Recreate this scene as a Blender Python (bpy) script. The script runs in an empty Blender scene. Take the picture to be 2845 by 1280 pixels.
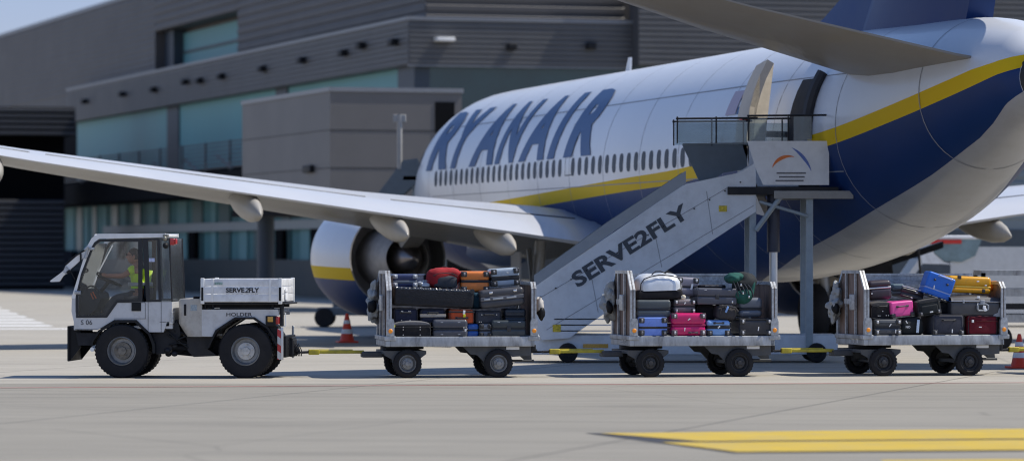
import bpy, bmesh, math, random
from mathutils import Vector, Matrix, noise
random.seed(7)
R = math.radians
sc = bpy.context.scene
col = sc.collection
# ------------------------------------------------------------------ camera
F, CX, HY, CH = 10860.0, 1422.5, 707.0, 1.85
cam_d = bpy.data.cameras.new("camera"); cam = bpy.data.objects.new("camera", cam_d); col.objects.link(cam)
cam.location = (0, 0, CH); cam.rotation_euler = (R(90), 0, 0)
cam_d.sensor_width = 36; cam_d.lens = 36 * F / 2845; cam_d.shift_y = (HY - 640) / 2845
cam_d.clip_start = 1; cam_d.clip_end = 6000
cam_d.dof.use_dof = True; cam_d.dof.focus_distance = 59.5; cam_d.dof.aperture_fstop = 1.4
sc.camera = cam
sc.view_settings.view_transform = 'Standard'; sc.view_settings.look = 'None'
sc.view_settings.exposure = 0.22; sc.view_settings.gamma = 1
sc.cycles.use_denoising = True
try: sc.cycles.denoiser = 'OPENIMAGEDENOISE'
except Exception: pass
sc.cycles.filter_width = 1.15; sc.cycles.max_bounces = 8; sc.cycles.transparent_max_bounces = 12

class Frame:
    """A local frame: origin on the ground and a heading; solves where a photo pixel's line of sight meets a local plane."""
    def __init__(s, ox, oy, yaw=0.0):
        s.o = Vector((ox, oy, 0)); s.yaw = yaw; s.c = math.cos(yaw); s.s = math.sin(yaw)
    def inv(s, v):
        d = v - s.o
        return Vector((s.c * d.x + s.s * d.y, -s.s * d.x + s.c * d.y, d.z))
    def inv_dir(s, d):
        return Vector((s.c * d.x + s.s * d.y, -s.s * d.x + s.c * d.y, d.z))
    def w(s, x, y, z):
        return Vector((s.o.x + s.c * x - s.s * y, s.o.y + s.s * x + s.c * y, z))
    def ray(s, px, py):
        return s.inv(Vector((0, 0, CH))), s.inv_dir(Vector(((px - CX) / F, 1, (HY - py) / F)))
    def at(s, px, py, y=0.0):          # on the plane local y
        a, d = s.ray(px, py); t = (y - a.y) / d.y
        return (a.x + t * d.x, a.z + t * d.z)
    def atx(s, px, py, x=0.0):         # on the plane local x
        a, d = s.ray(px, py); t = (x - a.x) / d.x
        return (a.y + t * d.y, a.z + t * d.z)
    def poly(s, pts, y=0.0):
        return [s.at(px, py, y) for px, py in pts]
def ground_pt(px, py):
    Y = CH * F / (py - HY)
    return ((px - CX) * Y / F, Y)

# ------------------------------------------------------------------ materials
_m = {}
def mat(name, c, rough=0.5, metal=0.0, var=0.12, scale=6.0, bump=0.0, bscale=40.0, coat=0.0, stretch=(1, 1, 1), dirt=None, dirt_amt=0.5, spec=0.5, dscale=1.7):
    if name in _m: return _m[name]
    m = bpy.data.materials.new(name); m.use_nodes = True; nt = m.node_tree; N = nt.nodes; L = nt.links
    b = N['Principled BSDF']
    tc = N.new('ShaderNodeTexCoord'); mp = N.new('ShaderNodeMapping'); mp.inputs['Scale'].default_value = stretch
    L.new(tc.outputs['Object'], mp.inputs[0])
    n = N.new('ShaderNodeTexNoise'); n.inputs['Scale'].default_value = scale; n.inputs['Detail'].default_value = 6; n.inputs['Roughness'].default_value = .62
    L.new(mp.outputs[0], n.inputs[0])
    r = N.new('ShaderNodeValToRGB'); r.color_ramp.elements[0].position = .3; r.color_ramp.elements[1].position = .7
    r.color_ramp.elements[0].color = tuple(min(1, x * (1 - var)) for x in c) + (1,)
    r.color_ramp.elements[1].color = tuple(min(1, x * (1 + var)) for x in c) + (1,)
    L.new(n.outputs[0], r.inputs[0]); out = r.outputs[0]
    if dirt:
        n2 = N.new('ShaderNodeTexNoise'); n2.inputs['Scale'].default_value = dscale; n2.inputs['Detail'].default_value = 9; n2.inputs['Roughness'].default_value = .7
        L.new(mp.outputs[0], n2.inputs[0])
        r2 = N.new('ShaderNodeValToRGB'); r2.color_ramp.elements[0].position = .48; r2.color_ramp.elements[1].position = .72
        r2.color_ramp.elements[1].color = (dirt_amt,) * 3 + (1,); L.new(n2.outputs[0], r2.inputs[0])
        mx = N.new('ShaderNodeMix'); mx.data_type = 'RGBA'; L.new(r2.outputs[0], mx.inputs[0]); L.new(out, mx.inputs[6]); mx.inputs[7].default_value = tuple(dirt) + (1,)
        out = mx.outputs[2]
    L.new(out, b.inputs['Base Color'])
    mr = N.new('ShaderNodeMapRange'); mr.inputs[3].default_value = max(.02, rough * .8); mr.inputs[4].default_value = min(1, rough * 1.2)
    L.new(n.outputs[0], mr.inputs[0]); L.new(mr.outputs[0], b.inputs['Roughness'])
    b.inputs['Metallic'].default_value = metal; b.inputs['Specular IOR Level'].default_value = spec
    b.inputs['Coat Weight'].default_value = coat; b.inputs['Coat Roughness'].default_value = .08
    if bump:
        nb = N.new('ShaderNodeTexNoise'); nb.inputs['Scale'].default_value = bscale; nb.inputs['Detail'].default_value = 5
        L.new(mp.outputs[0], nb.inputs[0]); bp = N.new('ShaderNodeBump'); bp.inputs['Strength'].default_value = bump; bp.inputs['Distance'].default_value = .01
        L.new(nb.outputs[0], bp.inputs['Height']); L.new(bp.outputs[0], b.inputs['Normal'])
    _m[name] = m; return m
def glass(name, tint, alpha, rough=.05):
    """thin window pane: mostly clear, with a glossy reflecting surface"""
    if name in _m: return _m[name]
    m = bpy.data.materials.new(name); m.use_nodes = True; nt = m.node_tree; N = nt.nodes; L = nt.links
    N.remove(N['Principled BSDF']); o = N['Material Output']
    t = N.new('ShaderNodeBsdfTransparent'); t.inputs[0].default_value = tint + (1,)
    g = N.new('ShaderNodeBsdfGlossy'); g.inputs['Roughness'].default_value = rough; g.inputs[0].default_value = (.8, .85, .9, 1)
    d = N.new('ShaderNodeBsdfDiffuse'); d.inputs[0].default_value = (.35, .4, .44, 1)
    ms = N.new('ShaderNodeMixShader'); fr = N.new('ShaderNodeFresnel'); fr.inputs[0].default_value = 1.5
    md = N.new('ShaderNodeMixShader'); n = N.new('ShaderNodeTexNoise'); n.inputs['Scale'].default_value = 3; n.inputs['Detail'].default_value = 6
    mr = N.new('ShaderNodeMapRange'); mr.inputs[1].default_value = .3; mr.inputs[2].default_value = .8; mr.inputs[3].default_value = alpha * .5; mr.inputs[4].default_value = alpha * 1.6
    L.new(n.outputs[0], mr.inputs[0]); L.new(mr.outputs[0], md.inputs[0]); L.new(t.outputs[0], md.inputs[1]); L.new(d.outputs[0], md.inputs[2])
    L.new(fr.outputs[0], ms.inputs[0]); L.new(md.outputs[0], ms.inputs[1]); L.new(g.outputs[0], ms.inputs[2]); L.new(ms.outputs[0], o.inputs[0])
    _m[name] = m; return m
def lamp_mat(name, c, s):
    if name in _m: return _m[name]
    m = mat(name, c, .25, coat=.5, var=.1); b = m.node_tree.nodes['Principled BSDF']
    b.inputs['Emission Color'].default_value = c + (1,); b.inputs['Emission Strength'].default_value = s
    return m

# ------------------------------------------------------------------ mesh builder
def rbox_data(hx, hy, hz, r, k=3):
    h = (hx, hy, hz); r = min(r, .98 * min(h)); lst = []
    for a in range(3):
        e = [h[a] - r + r * math.tan(R(45) * i / k) for i in range(k + 1)]
        lst.append([-v for v in reversed(e)] + e)
    vs, idx, fs = [], {}, []
    def vert(p):
        q = [max(-(h[i] - r), min(h[i] - r, p[i])) for i in range(3)]
        d = Vector([p[i] - q[i] for i in range(3)])
        if d.length > 1e-9: d = d.normalized() * r
        v = Vector(q) + d; key = tuple(round(c, 6) for c in v)
        if key not in idx: idx[key] = len(vs); vs.append(v)
        return idx[key]
    for a in range(3):
        b, c = (a + 1) % 3, (a + 2) % 3
        for sgn in (-1, 1):
            for i in range(len(lst[b]) - 1):
                for j in range(len(lst[c]) - 1):
                    q = []
                    for (ii, jj) in ((i, j), (i + 1, j), (i + 1, j + 1), (i, j + 1)):
                        p = [0, 0, 0]; p[a] = sgn * h[a]; p[b] = lst[b][ii]; p[c] = lst[c][jj]; q.append(vert(p))
                    if len(set(q)) == 4: fs.append(q if sgn > 0 else q[::-1])
    return vs, fs
class MB:
    def __init__(s): s.v = []; s.f = []; s.mi = []; s.cur = 0
    def add(s, vs, fs, M=None, mi=None):
        o = len(s.v)
        for v in vs: s.v.append((M @ Vector(v)) if M is not None else Vector(v))
        for f in fs: s.f.append([i + o for i in f]); s.mi.append(s.cur if mi is None else mi)
        return s
    def box(s, x0, x1, y0, y1, z0, z1, M=None):
        vs = [(x, y, z) for x in (x0, x1) for y in (y0, y1) for z in (z0, z1)]
        return s.add(vs, [(0, 1, 3, 2), (4, 6, 7, 5), (0, 4, 5, 1), (2, 3, 7, 6), (0, 2, 6, 4), (1, 5, 7, 3)], M)
    def rbox(s, x0, x1, y0, y1, z0, z1, r=.02, k=3, M=None):
        vs, fs = rbox_data((x1 - x0) / 2, (y1 - y0) / 2, (z1 - z0) / 2, r, k)
        T = Matrix.Translation(((x0 + x1) / 2, (y0 + y1) / 2, (z0 + z1) / 2))
        return s.add(vs, fs, (M @ T) if M is not None else T)
    def prism(s, poly, y0, y1, M=None):
        n = len(poly)
        vs = [(x, y0, z) for x, z in poly] + [(x, y1, z) for x, z in poly]
        return s.add(vs, [list(range(n)), list(range(2 * n - 1, n - 1, -1))] + [(i, i + n, (i + 1) % n + n, (i + 1) % n) for i in range(n)], M)
    def ring(s, outer, inner, y0, y1, M=None):
        n = len(outer)
        vs = [(x, y0, z) for x, z in outer] + [(x, y0, z) for x, z in inner] + [(x, y1, z) for x, z in outer] + [(x, y1, z) for x, z in inner]
        fs = []
        for i in range(n):
            j = (i + 1) % n
            fs += [(i, j, n + j, n + i), (2 * n + i, 3 * n + i, 3 * n + j, 2 * n + j), (i, 2 * n + i, 2 * n + j, j), (n + i, n + j, 3 * n + j, 3 * n + i)]
        return s.add(vs, fs, M)
    def cyl(s, p0, p1, r0, r1=None, n=14, cap=True):
        p0, p1 = Vector(p0), Vector(p1); r1 = r0 if r1 is None else r1
        d = (p1 - p0).normalized(); a = d.orthogonal().normalized(); b = d.cross(a)
        vs = []
        for p, r in ((p0, r0), (p1, r1)):
            for i in range(n):
                t = 2 * math.pi * i / n; vs.append(p + (a * math.cos(t) + b * math.sin(t)) * r)
        fs = [(i, (i + 1) % n, (i + 1) % n + n, i + n) for i in range(n)]
        if cap: fs += [list(range(n))[::-1], list(range(n, 2 * n))]
        return s.add(vs, fs)
    def tube(s, path, r, n=8, closed=False):
        path = [Vector(p) for p in path]; m = len(path); vs = []; prev = None
        for i, p in enumerate(path):
            if closed: t = path[(i + 1) % m] - path[i - 1]
            else: t = path[min(i + 1, m - 1)] - path[max(i - 1, 0)]
            t.normalize()
            if prev is None: a = t.orthogonal().normalized()
            else: a = (prev - t * prev.dot(t)).normalized()
            prev = a; b = t.cross(a); rr = r[i] if isinstance(r, (list, tuple)) else r
            for k in range(n):
                u = 2 * math.pi * k / n; vs.append(p + (a * math.cos(u) + b * math.sin(u)) * rr)
        fs = []
        for i in range(m if closed else m - 1):
            for k in range(n):
                j = (i + 1) % m; fs.append((i * n + k, i * n + (k + 1) % n, j * n + (k + 1) % n, j * n + k))
        if not closed: fs += [list(range(n))[::-1], [(m - 1) * n + k for k in range(n)]]
        return s.add(vs, fs)
    def lathe(s, prof, c=(0, 0, 0), axis='y', n=36, a0=0, a1=360, mats=None):
        full = abs(a1 - a0 - 360) < 1e-6; cnt = n if full else n + 1; vs = []
        for (r, h) in prof:
            for i in range(cnt):
                t = R(a0) + R(a1 - a0) * i / n; u, w = r * math.cos(t), r * math.sin(t)
                p = {'y': (u, h, w), 'x': (h, u, w), 'z': (u, w, h)}[axis]
                vs.append((p[0] + c[0], p[1] + c[1], p[2] + c[2]))
        for j in range(len(prof) - 1):
            q = []
            for i in range(n):
                k = (i + 1) % cnt; q.append((j * cnt + i, j * cnt + k, (j + 1) * cnt + k, (j + 1) * cnt + i))
            s.add([], [], None); o = len(s.v)
            for f in q: s.f.append([x + o for x in f]); s.mi.append(mats[j] if mats else s.cur)
        for v in vs: s.v.append(Vector(v))
        return s
    def loft(s, rings, cap=True, closed=True, mis=None):
        n = len(rings[0]); vs = [p for r_ in rings for p in r_]; fs = []; mi = []
        for j in range(len(rings) - 1):
            for i in range(n if closed else n - 1):
                k = (i + 1) % n; fs.append((j * n + i, j * n + k, (j + 1) * n + k, (j + 1) * n + i)); mi.append(mis[i] if mis else s.cur)
        if cap: fs += [list(range(n)), [(len(rings) - 1) * n + i for i in range(n)][::-1]]; mi += [s.cur] * 2
        o = len(s.v)
        for v in vs: s.v.append(Vector(v))
        for f, m_ in zip(fs, mi): s.f.append([i + o for i in f]); s.mi.append(m_)
        return s
    def blob(s, c, rad, e=1.0, amp=0.0, freq=3.0, nu=24, nv=14, seed=0.0, M=None):
        vs = []
        def pw(v): return math.copysign(abs(v) ** e, v)
        for j in range(nv + 1):
            ph = -math.pi / 2 + math.pi * j / nv
            for i in range(nu):
                th = 2 * math.pi * i / nu
                p = Vector((pw(math.cos(ph)) * pw(math.cos(th)) * rad[0], pw(math.cos(ph)) * pw(math.sin(th)) * rad[1], pw(math.sin(ph)) * rad[2]))
                if amp: p *= 1 + amp * noise.fractal(p * freq + Vector((seed, seed * 1.7, 0)), 1.0, 2.0, 3)
                vs.append(p + Vector(c))
        fs = [(j * nu + i, j * nu + (i + 1) % nu, (j + 1) * nu + (i + 1) % nu, (j + 1) * nu + i) for j in range(nv) for i in range(nu)]
        return s.add(vs, fs, M)
    def build(s, name, mats, parent=None, smooth=True, angle=35, rm=True, at=None, islands=False):
        if islands:            # every loose piece becomes an object of its own
            par = list(range(len(s.v)))
            def fd(i):
                while par[i] != i: par[i] = par[par[i]]; i = par[i]
                return i
            for f in s.f:
                for i in f[1:]: par[fd(i)] = fd(f[0])
            gr = {}
            for f, m_ in zip(s.f, s.mi): gr.setdefault(fd(f[0]), []).append((f, m_))
            os_ = []
            for fs in gr.values():
                q = MB(); used = sorted({i for f, _ in fs for i in f}); mp = {i: k for k, i in enumerate(used)}; q.v = [s.v[i] for i in used]
                for f, m_ in fs: q.f.append([mp[i] for i in f]); q.mi.append(m_)
                os_.append(q.build(name, mats, parent, smooth, angle, rm))
            return os_[0]
        if at is not None:     # two pieces, one on each side of the plane y = at
            os_ = []
            for sg in (1, -1):
                q = MB(); q.v = s.v
                for f, m_ in zip(s.f, s.mi):
                    if sg * (at - sum(s.v[i].y for i in f) / len(f)) >= 0: q.f.append(f); q.mi.append(m_)
                used = sorted({i for f in q.f for i in f}); mp = {i: k for k, i in enumerate(used)}
                q.v = [s.v[i] for i in used]; q.f = [[mp[i] for i in f] for f in q.f]
                if q.f: os_.append(q.build(name, mats, parent, smooth, angle, rm))
            return os_[0]
        me = bpy.data.meshes.new(name); bm = bmesh.new()
        bv = [bm.verts.new(v) for v in s.v]
        for f, m_ in zip(s.f, s.mi):
            if len(set(f)) >= 3:
                try: fc = bm.faces.new([bv[i] for i in dict.fromkeys(f)]); fc.material_index = m_
                except ValueError: pass
        if rm: bmesh.ops.remove_doubles(bm, verts=bm.verts, dist=1e-5)
        bmesh.ops.recalc_face_normals(bm, faces=bm.faces)
        for f in bm.faces: f.smooth = smooth
        bm.to_mesh(me); bm.free()
        if smooth: me.set_sharp_from_angle(angle=R(angle))
        for m_ in (mats if isinstance(mats, (list, tuple)) else [mats]): me.materials.append(m_)
        o = bpy.data.objects.new(name, me); col.objects.link(o)
        if parent is not None: o.parent = parent
        return o
def tag(o, label=None, cat=None, group=None, kind=None):
    if label: o['label'] = label
    if cat: o['category'] = cat
    if group: o['group'] = group
    if kind: o['kind'] = kind
    return o
def thing(name, label, cat, loc=(0, 0, 0), rotz=0.0, group=None, roty=0.0, M=None):
    o = bpy.data.objects.new(name, None); o.empty_display_size = .2; col.objects.link(o)
    if M is not None: o.matrix_world = M
    else: o.location = loc; o.rotation_euler = (0, roty, rotz)
    return tag(o, label, cat, group)
def text_mesh(name, s, h, m, parent, bold=.02, xs=1.0, shear=0.0, spacing=1.0, fn=None, cuts=None, ext=0.0):
    """letters h high, starting at 0,0; fn maps (x, y, up) to the surface they are on"""
    cu = bpy.data.curves.new(name, 'FONT'); cu.body = s; cu.size = 1.0; cu.offset = bold; cu.space_character = spacing; cu.resolution_u = 3; cu.shear = shear
    cu.extrude = ext
    o = bpy.data.objects.new(name + '_tmp', cu); col.objects.link(o)
    dg = bpy.context.evaluated_depsgraph_get(); dg.update()
    me = bpy.data.meshes.new_from_object(o.evaluated_get(dg)); bpy.data.objects.remove(o); bpy.data.curves.remove(cu)
    ys = [v.co.y for v in me.vertices]; xs_ = [v.co.x for v in me.vertices]; k = h / (max(ys) - min(ys)); x0, y0 = min(xs_), min(ys)
    for v in me.vertices: v.co = Vector(((v.co.x - x0) * k * xs, (v.co.y - y0) * k, v.co.z))
    width = max(v.co.x for v in me.vertices)
    bm = bmesh.new(); bm.from_mesh(me)
    if cuts:
        for i in range(1, cuts):
            g = bm.verts[:] + bm.edges[:] + bm.faces[:]
            bmesh.ops.bisect_plane(bm, geom=g, plane_co=(0, h * i / cuts, 0), plane_no=(0, 1, 0))
    bmesh.ops.triangulate(bm, faces=bm.faces)
    for v in bm.verts: v.co = Vector(fn(v.co.x, v.co.y, v.co.z, width))
    bm.normal_update(); bm.to_mesh(me); bm.free(); me.name = name
    me.materials.clear(); me.materials.append(m)
    ob = bpy.data.objects.new(name, me); col.objects.link(ob); ob.parent = parent
    return ob
def copy_tree(o, parent=None, first=True):
    c = o.copy(); col.objects.link(c)
    if parent is not None: c.parent = parent
    for ch in list(o.children): copy_tree(ch, c, False)
    return c

# ------------------------------------------------------------------ light
SUN_EL = 56.0; sx, sy = .994, .11                     # the sun stands to the right and behind the scene
w = bpy.data.worlds.new("World"); sc.world = w; w.use_nodes = True
nt = w.node_tree; bg = nt.nodes['Background']; sk = nt.nodes.new('ShaderNodeTexSky'); sk.sky_type = 'NISHITA'; sk.sun_disc = False
az = math.atan2(sx, sy)
sk.sun_elevation = R(SUN_EL); sk.sun_rotation = az; sk.air_density = 1.0; sk.dust_density = .1; sk.ozone_density = 1.0
tn = nt.nodes.new('ShaderNodeMix'); tn.data_type = 'RGBA'; tn.blend_type = 'MULTIPLY'; tn.inputs[0].default_value = 1; tn.inputs[7].default_value = (.82, .84, 1.0, 1); wc = nt.nodes.new('ShaderNodeTexCoord'); wz = nt.nodes.new('ShaderNodeSeparateXYZ'); wr = nt.nodes.new('ShaderNodeValToRGB'); nt.links.new(wc.outputs['Generated'], wz.inputs[0]); nt.links.new(wz.outputs[2], wr.inputs[0]); wr.color_ramp.elements[0].position = .06; wr.color_ramp.elements[0].color = (.50, .51, .74, 1); wr.color_ramp.elements[1].position = .35; wr.color_ramp.elements[1].color = (.86, .88, 1, 1); nt.links.new(wr.outputs[0], tn.inputs[7]); nt.links.new(sk.outputs[0], tn.inputs[6]); nt.links.new(tn.outputs[2], bg.inputs[0]); bg.inputs[1].default_value = .13
sd = bpy.data.lights.new("sun", 'SUN'); sd.energy = 4.4; sd.angle = R(.53); sd.color = (1, .94, .84)
so = bpy.data.objects.new("sun", sd); col.objects.link(so)
ce = math.cos(R(SUN_EL)); so.rotation_euler = Vector((-sx * ce, -sy * ce, -math.sin(R(SUN_EL)))).to_track_quat('-Z', 'Y').to_euler(); so.location = (30, 90, 60)

# ------------------------------------------------------------------ common materials
tyre_m = mat('tyre_rubber', (.014, .014, .016), .8, var=.25, scale=14, dirt=(.05, .047, .043), dirt_amt=.35, spec=.3)
black_m = mat('black_plastic', (.010, .011, .013), .55, var=.2, spec=.25)
dark_m = mat('dark_steel', (.020, .021, .025), .6, metal=.1, var=.3, dirt=(.055, .05, .043), dirt_amt=.5, spec=.25)
galv_m = mat('galvanised_steel', (.42, .44, .46), .42, metal=.55, var=.3, scale=22, dirt=(.12, .12, .12), dirt_amt=.7, dscale=6)
galv2_m = mat('weathered_zinc', (.40, .42, .44), .55, metal=.35, var=.25, scale=9, dirt=(.08, .08, .085), dirt_amt=.8, dscale=4, stretch=(1, 1, .35))
ply_m = mat('brown_plywood', (.21, .145, .115), .7, var=.3, scale=7, dirt=(.05, .04, .03), dirt_amt=.8, stretch=(1, 1, .3), dscale=4)
alu_m = mat('brushed_aluminium', (.62, .63, .64), .35, metal=.8, var=.08)
chrome_m = mat('chrome', (.8, .8, .82), .15, metal=1, var=.03)
amber_m = lamp_mat('amber_lens', (.80, .27, .01), .12)
red_m = mat('red_lens', (.45, .02, .02), .25, coat=.5)
yellow_m = mat('yellow_paint', (.50, .41, .025), .45, var=.15, dirt=(.12, .1, .04), dirt_amt=.6, dscale=8)
tagw_m = mat('white_paper_tag', (.78, .79, .8), .6, var=.06)

# ------------------------------------------------------------------ ground
def ground_material():
    m = bpy.data.materials.new('apron_concrete'); m.use_nodes = True; nt = m.node_tree; N = nt.nodes; L = nt.links; b = N['Principled BSDF']
    tc = N.new('ShaderNodeTexCoord')
    def ns(scale, det, st, dist=0):
        mp = N.new('ShaderNodeMapping'); mp.inputs['Scale'].default_value = st; L.new(tc.outputs['Object'], mp.inputs[0])
        n = N.new('ShaderNodeTexNoise'); n.inputs['Scale'].default_value = scale; n.inputs['Detail'].default_value = det; n.inputs['Roughness'].default_value = .65; n.inputs['Distortion'].default_value = dist
        L.new(mp.outputs[0], n.inputs[0]); return n.outputs[0]
    def ramp(src, p0, c0, p1, c1):
        r = N.new('ShaderNodeValToRGB'); r.color_ramp.elements[0].position = p0; r.color_ramp.elements[1].position = p1
        r.color_ramp.elements[0].color = c0; r.color_ramp.elements[1].color = c1; L.new(src, r.inputs[0]); return r.outputs[0]
    def mul(a, b_, f=1.0):
        x = N.new('ShaderNodeMix'); x.data_type = 'RGBA'; x.blend_type = 'MULTIPLY'; x.inputs[0].default_value = f; L.new(a, x.inputs[6]); L.new(b_, x.inputs[7]); return x.outputs[2]
    base = ramp(ns(.35, 8, (.25, 1, 1)), .3, (.340, .315, .265, 1), .7, (.405, .376, .318, 1))
    g = lambda v: (v, v, v, 1)
    c = mul(base, ramp(ns(9, 7, (.04, 1.3, 1)), .36, g(.78), .62, g(1.08)))          # tyre-worn streaks along the driving lane
    c = mul(c, ramp(ns(1.6, 9, (.12, .8, 1), .6), .52, g(1), .78, g(.66)))           # oil and rubber stains
    c = mul(c, ramp(ns(160, 4, (1, 1, 1)), .3, g(.9), .7, g(1.1)))                   # grain
    # slab joints every 7.5 m and a few wandering cracks
    sp = N.new('ShaderNodeSeparateXYZ'); mp = N.new('ShaderNodeMapping'); mp.inputs['Rotation'].default_value = (0, 0, R(16)); mp.inputs['Location'].default_value = (2.2, 3.1, 0)
    L.new(tc.outputs['Object'], mp.inputs[0]); L.new(mp.outputs[0], sp.inputs[0])
    for ax in (0, 1):
        a = N.new('ShaderNodeMath'); a.operation = 'PINGPONG'; a.inputs[1].default_value = 3.75; L.new(sp.outputs[ax], a.inputs[0])
        c = mul(c, ramp(a.outputs[0], .02, g(.55), .036, g(1)))
    v = N.new('ShaderNodeTexVoronoi'); v.feature = 'DISTANCE_TO_EDGE'; v.inputs['Scale'].default_value = .11
    mp2 = N.new('ShaderNodeMapping'); L.new(tc.outputs['Object'], mp2.inputs[0]); L.new(mp2.outputs[0], v.inputs[0])
    c = mul(c, ramp(v.outputs[0], .0008, g(.6), .0022, g(1)), .55)
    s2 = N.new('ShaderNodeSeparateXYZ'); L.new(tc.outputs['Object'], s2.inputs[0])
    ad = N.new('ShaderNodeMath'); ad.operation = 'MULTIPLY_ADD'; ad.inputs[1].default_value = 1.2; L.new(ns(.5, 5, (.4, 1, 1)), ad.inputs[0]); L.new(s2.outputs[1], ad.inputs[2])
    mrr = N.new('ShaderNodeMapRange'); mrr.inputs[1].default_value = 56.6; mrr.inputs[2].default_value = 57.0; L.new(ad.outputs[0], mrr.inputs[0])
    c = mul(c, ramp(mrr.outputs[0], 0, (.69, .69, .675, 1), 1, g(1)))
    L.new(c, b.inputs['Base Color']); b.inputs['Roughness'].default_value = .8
    bp = N.new('ShaderNodeBump'); bp.inputs['Strength'].default_value = .25; bp.inputs['Distance'].default_value = .01; L.new(ns(60, 6, (1, 1, 1)), bp.inputs['Height']); L.new(bp.outputs[0], b.inputs['Normal'])
    return m
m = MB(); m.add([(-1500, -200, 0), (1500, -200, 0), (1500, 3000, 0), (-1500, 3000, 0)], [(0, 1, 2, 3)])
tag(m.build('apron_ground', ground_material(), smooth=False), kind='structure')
def sheet(name, polys, m_, z=.004, label=None):
    mb = MB()
    for p in polys: mb.add([(x, y, z) for x, y in p], [list(range(len(p)))])
    o = mb.build(name, m_, smooth=False); return tag(o, kind='structure', label=label)
def G(*pts): return [ground_pt(*p) for p in pts]
ym = mat('road_marking_yellow', (.54, .37, .014), .6, var=.12, scale=5, dirt=(.30, .28, .22), dirt_amt=.9, dscale=8, stretch=(.22, 1, 1))
bk = mat('road_marking_black', (.035, .035, .038), .7, var=.2)
rm_ = mat('faded_red_paint', (.34, .17, .15), .7, var=.2)
wm = mat('road_marking_white', (.72, .72, .70), .6, var=.08)
sheet('yellow_ground_marking', [G((1668, 1204), (2300, 1197), (3300, 1187), (3300, 1215), (1945, 1226))], ym, .008)
sheet('yellow_ground_marking', [G((1960, 1229.5), (3300, 1218.5), (3300, 1247), (2050, 1256), (1838, 1229.5))], ym, .008)
sheet('black_ground_line', [G((1625, 1202.5), (1668, 1202.5), (3300, 1185.5), (3300, 1249.5), (2040, 1258.5))], bk, .004)
sheet('yellow_ground_marking', [G((2450, 1278), (3300, 1272), (3300, 1300), (2450, 1300))], ym, .004)
sheet('red_ground_line', [G((-400, 1078.5), (1435, 1067.5), (3300, 1060), (3300, 1061.2), (1435, 1068.8), (-400, 1080))], rm_)
zb = []
for i in range(7):
    y0 = 853 + i * 8.3
    zb.append(G((-260, y0), (0 + i * 22, y0), (6 + i * 24, y0 + 3.6), (-260, y0 + 3.6)))
zb.append(G((-260, 912), (230, 912), (230, 914.5), (-260, 914.5)))
sheet('white_ground_marking', zb, wm)
# ------------------------------------------------------------------ tow tractor
S0 = F / 58.7
tug = Frame((345 - CX) / S0, 58.7, R(-4))
cabp = mat('cab_grey_paint', (.56, .57, .58), .4, var=.1, scale=3, coat=.2, dirt=(.2, .19, .18), dirt_amt=.55, dscale=3)
tankm = mat('dusty_tank_paint', (.46, .44, .40), .55, var=.15, scale=4, dirt=(.16, .14, .12), dirt_amt=.7, dscale=4)
white_m = mat('white_panel', (.74, .75, .76), .4, var=.06, dirt=(.35, .34, .32), dirt_amt=.5, dscale=5)
trim_m = mat('pale_trim', (.76, .76, .74), .35, var=.08, coat=.3)
frame_m = mat('black_window_frame', (.012, .014, .018), .35, var=.2)
pane_m = glass('cab_window_glass', (.97, .985, .99), .018)
perspex_m = glass('rear_perspex', (.86, .89, .9), .09, .15)
letter_m = mat('black_lettering', (.02, .02, .025), .5, var=.1)
seat_m = mat('dark_seat', (.022, .026, .036), .8, var=.2, spec=.2)
W_ = 1.30                                           # cab width
def c8(*pts): return [(x / 2.76 + 100, y / 2.76 + 640) for x, y in pts]
def cb(*pts): return [(x / 3.6225 + 480, y / 3.6225 + 740) for x, y in pts]
TP = lambda pts, y=0.0: tug.poly(pts, y)
t = thing('tow_tractor', 'grey articulated tow tractor with a glazed cab heading the baggage train', 'tow tractor', tug.o, tug.yaw)
def both(mb, fn):      # near and far side
    fn(mb, 0.0, 1); fn(mb, W_, -1)
sill = TP(c8((276, 500), (272, 620), (290, 700), (300, 760), (470, 762), (600, 684), (770, 684), (868, 778), (978, 778), (1004, 700), (1043, 700), (1043, 546), (628, 550), (545, 665), (312, 668), (303, 620), (303, 500)))
m = MB()
for y0, y1 in ((0, .04), (W_ - .04, W_)): m.prism(sill, y0, y1)
x0, zb_ = TP(c8((276, 762)))[0]; x1 = TP(c8((1043, 762)))[0][0]; zs = TP(c8((300, 500)))[0][1]
m.box(x0 + .02, x0 + .06, .04, W_ - .04, zb_, zs)                     # front sheet
zt = TP(c8((0, 546)))[0][1]
m.box(x1 - .05, x1, .04, W_ - .04, zb_ + .02, zt)                      # rear sheet
m.box(x0 + .06, x1 - .05, .04, W_ - .04, zb_ + .02, zb_ + .06)         # floor
body = m.build('cab_body', cabp, t)
m = MB()                                                              # roof rail and pillar in one sweep each side
rail = TP(c8((272, 520), (296, 440), (396, 115), (428, 58), (478, 25), (990, 22), (990, 52), (815, 56), (484, 64), (446, 92), (420, 140), (346, 330), (310, 480), (303, 520)))
for y0, y1 in ((-.012, .05), (W_ - .05, W_ + .012)): m.prism(rail, y0, y1)
m.build('cab_pillar', trim_m, t, at=W_ / 2)
m = MB(); rx0 = TP(c8((440, 30)))[0][0]; rx1, rz = TP(c8((1000, 25)))[0]
m.rbox(rx0, rx1 - .02, .05, W_ - .05, rz - .06, rz - .005, .02); m.build('roof', trim_m, t)
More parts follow.
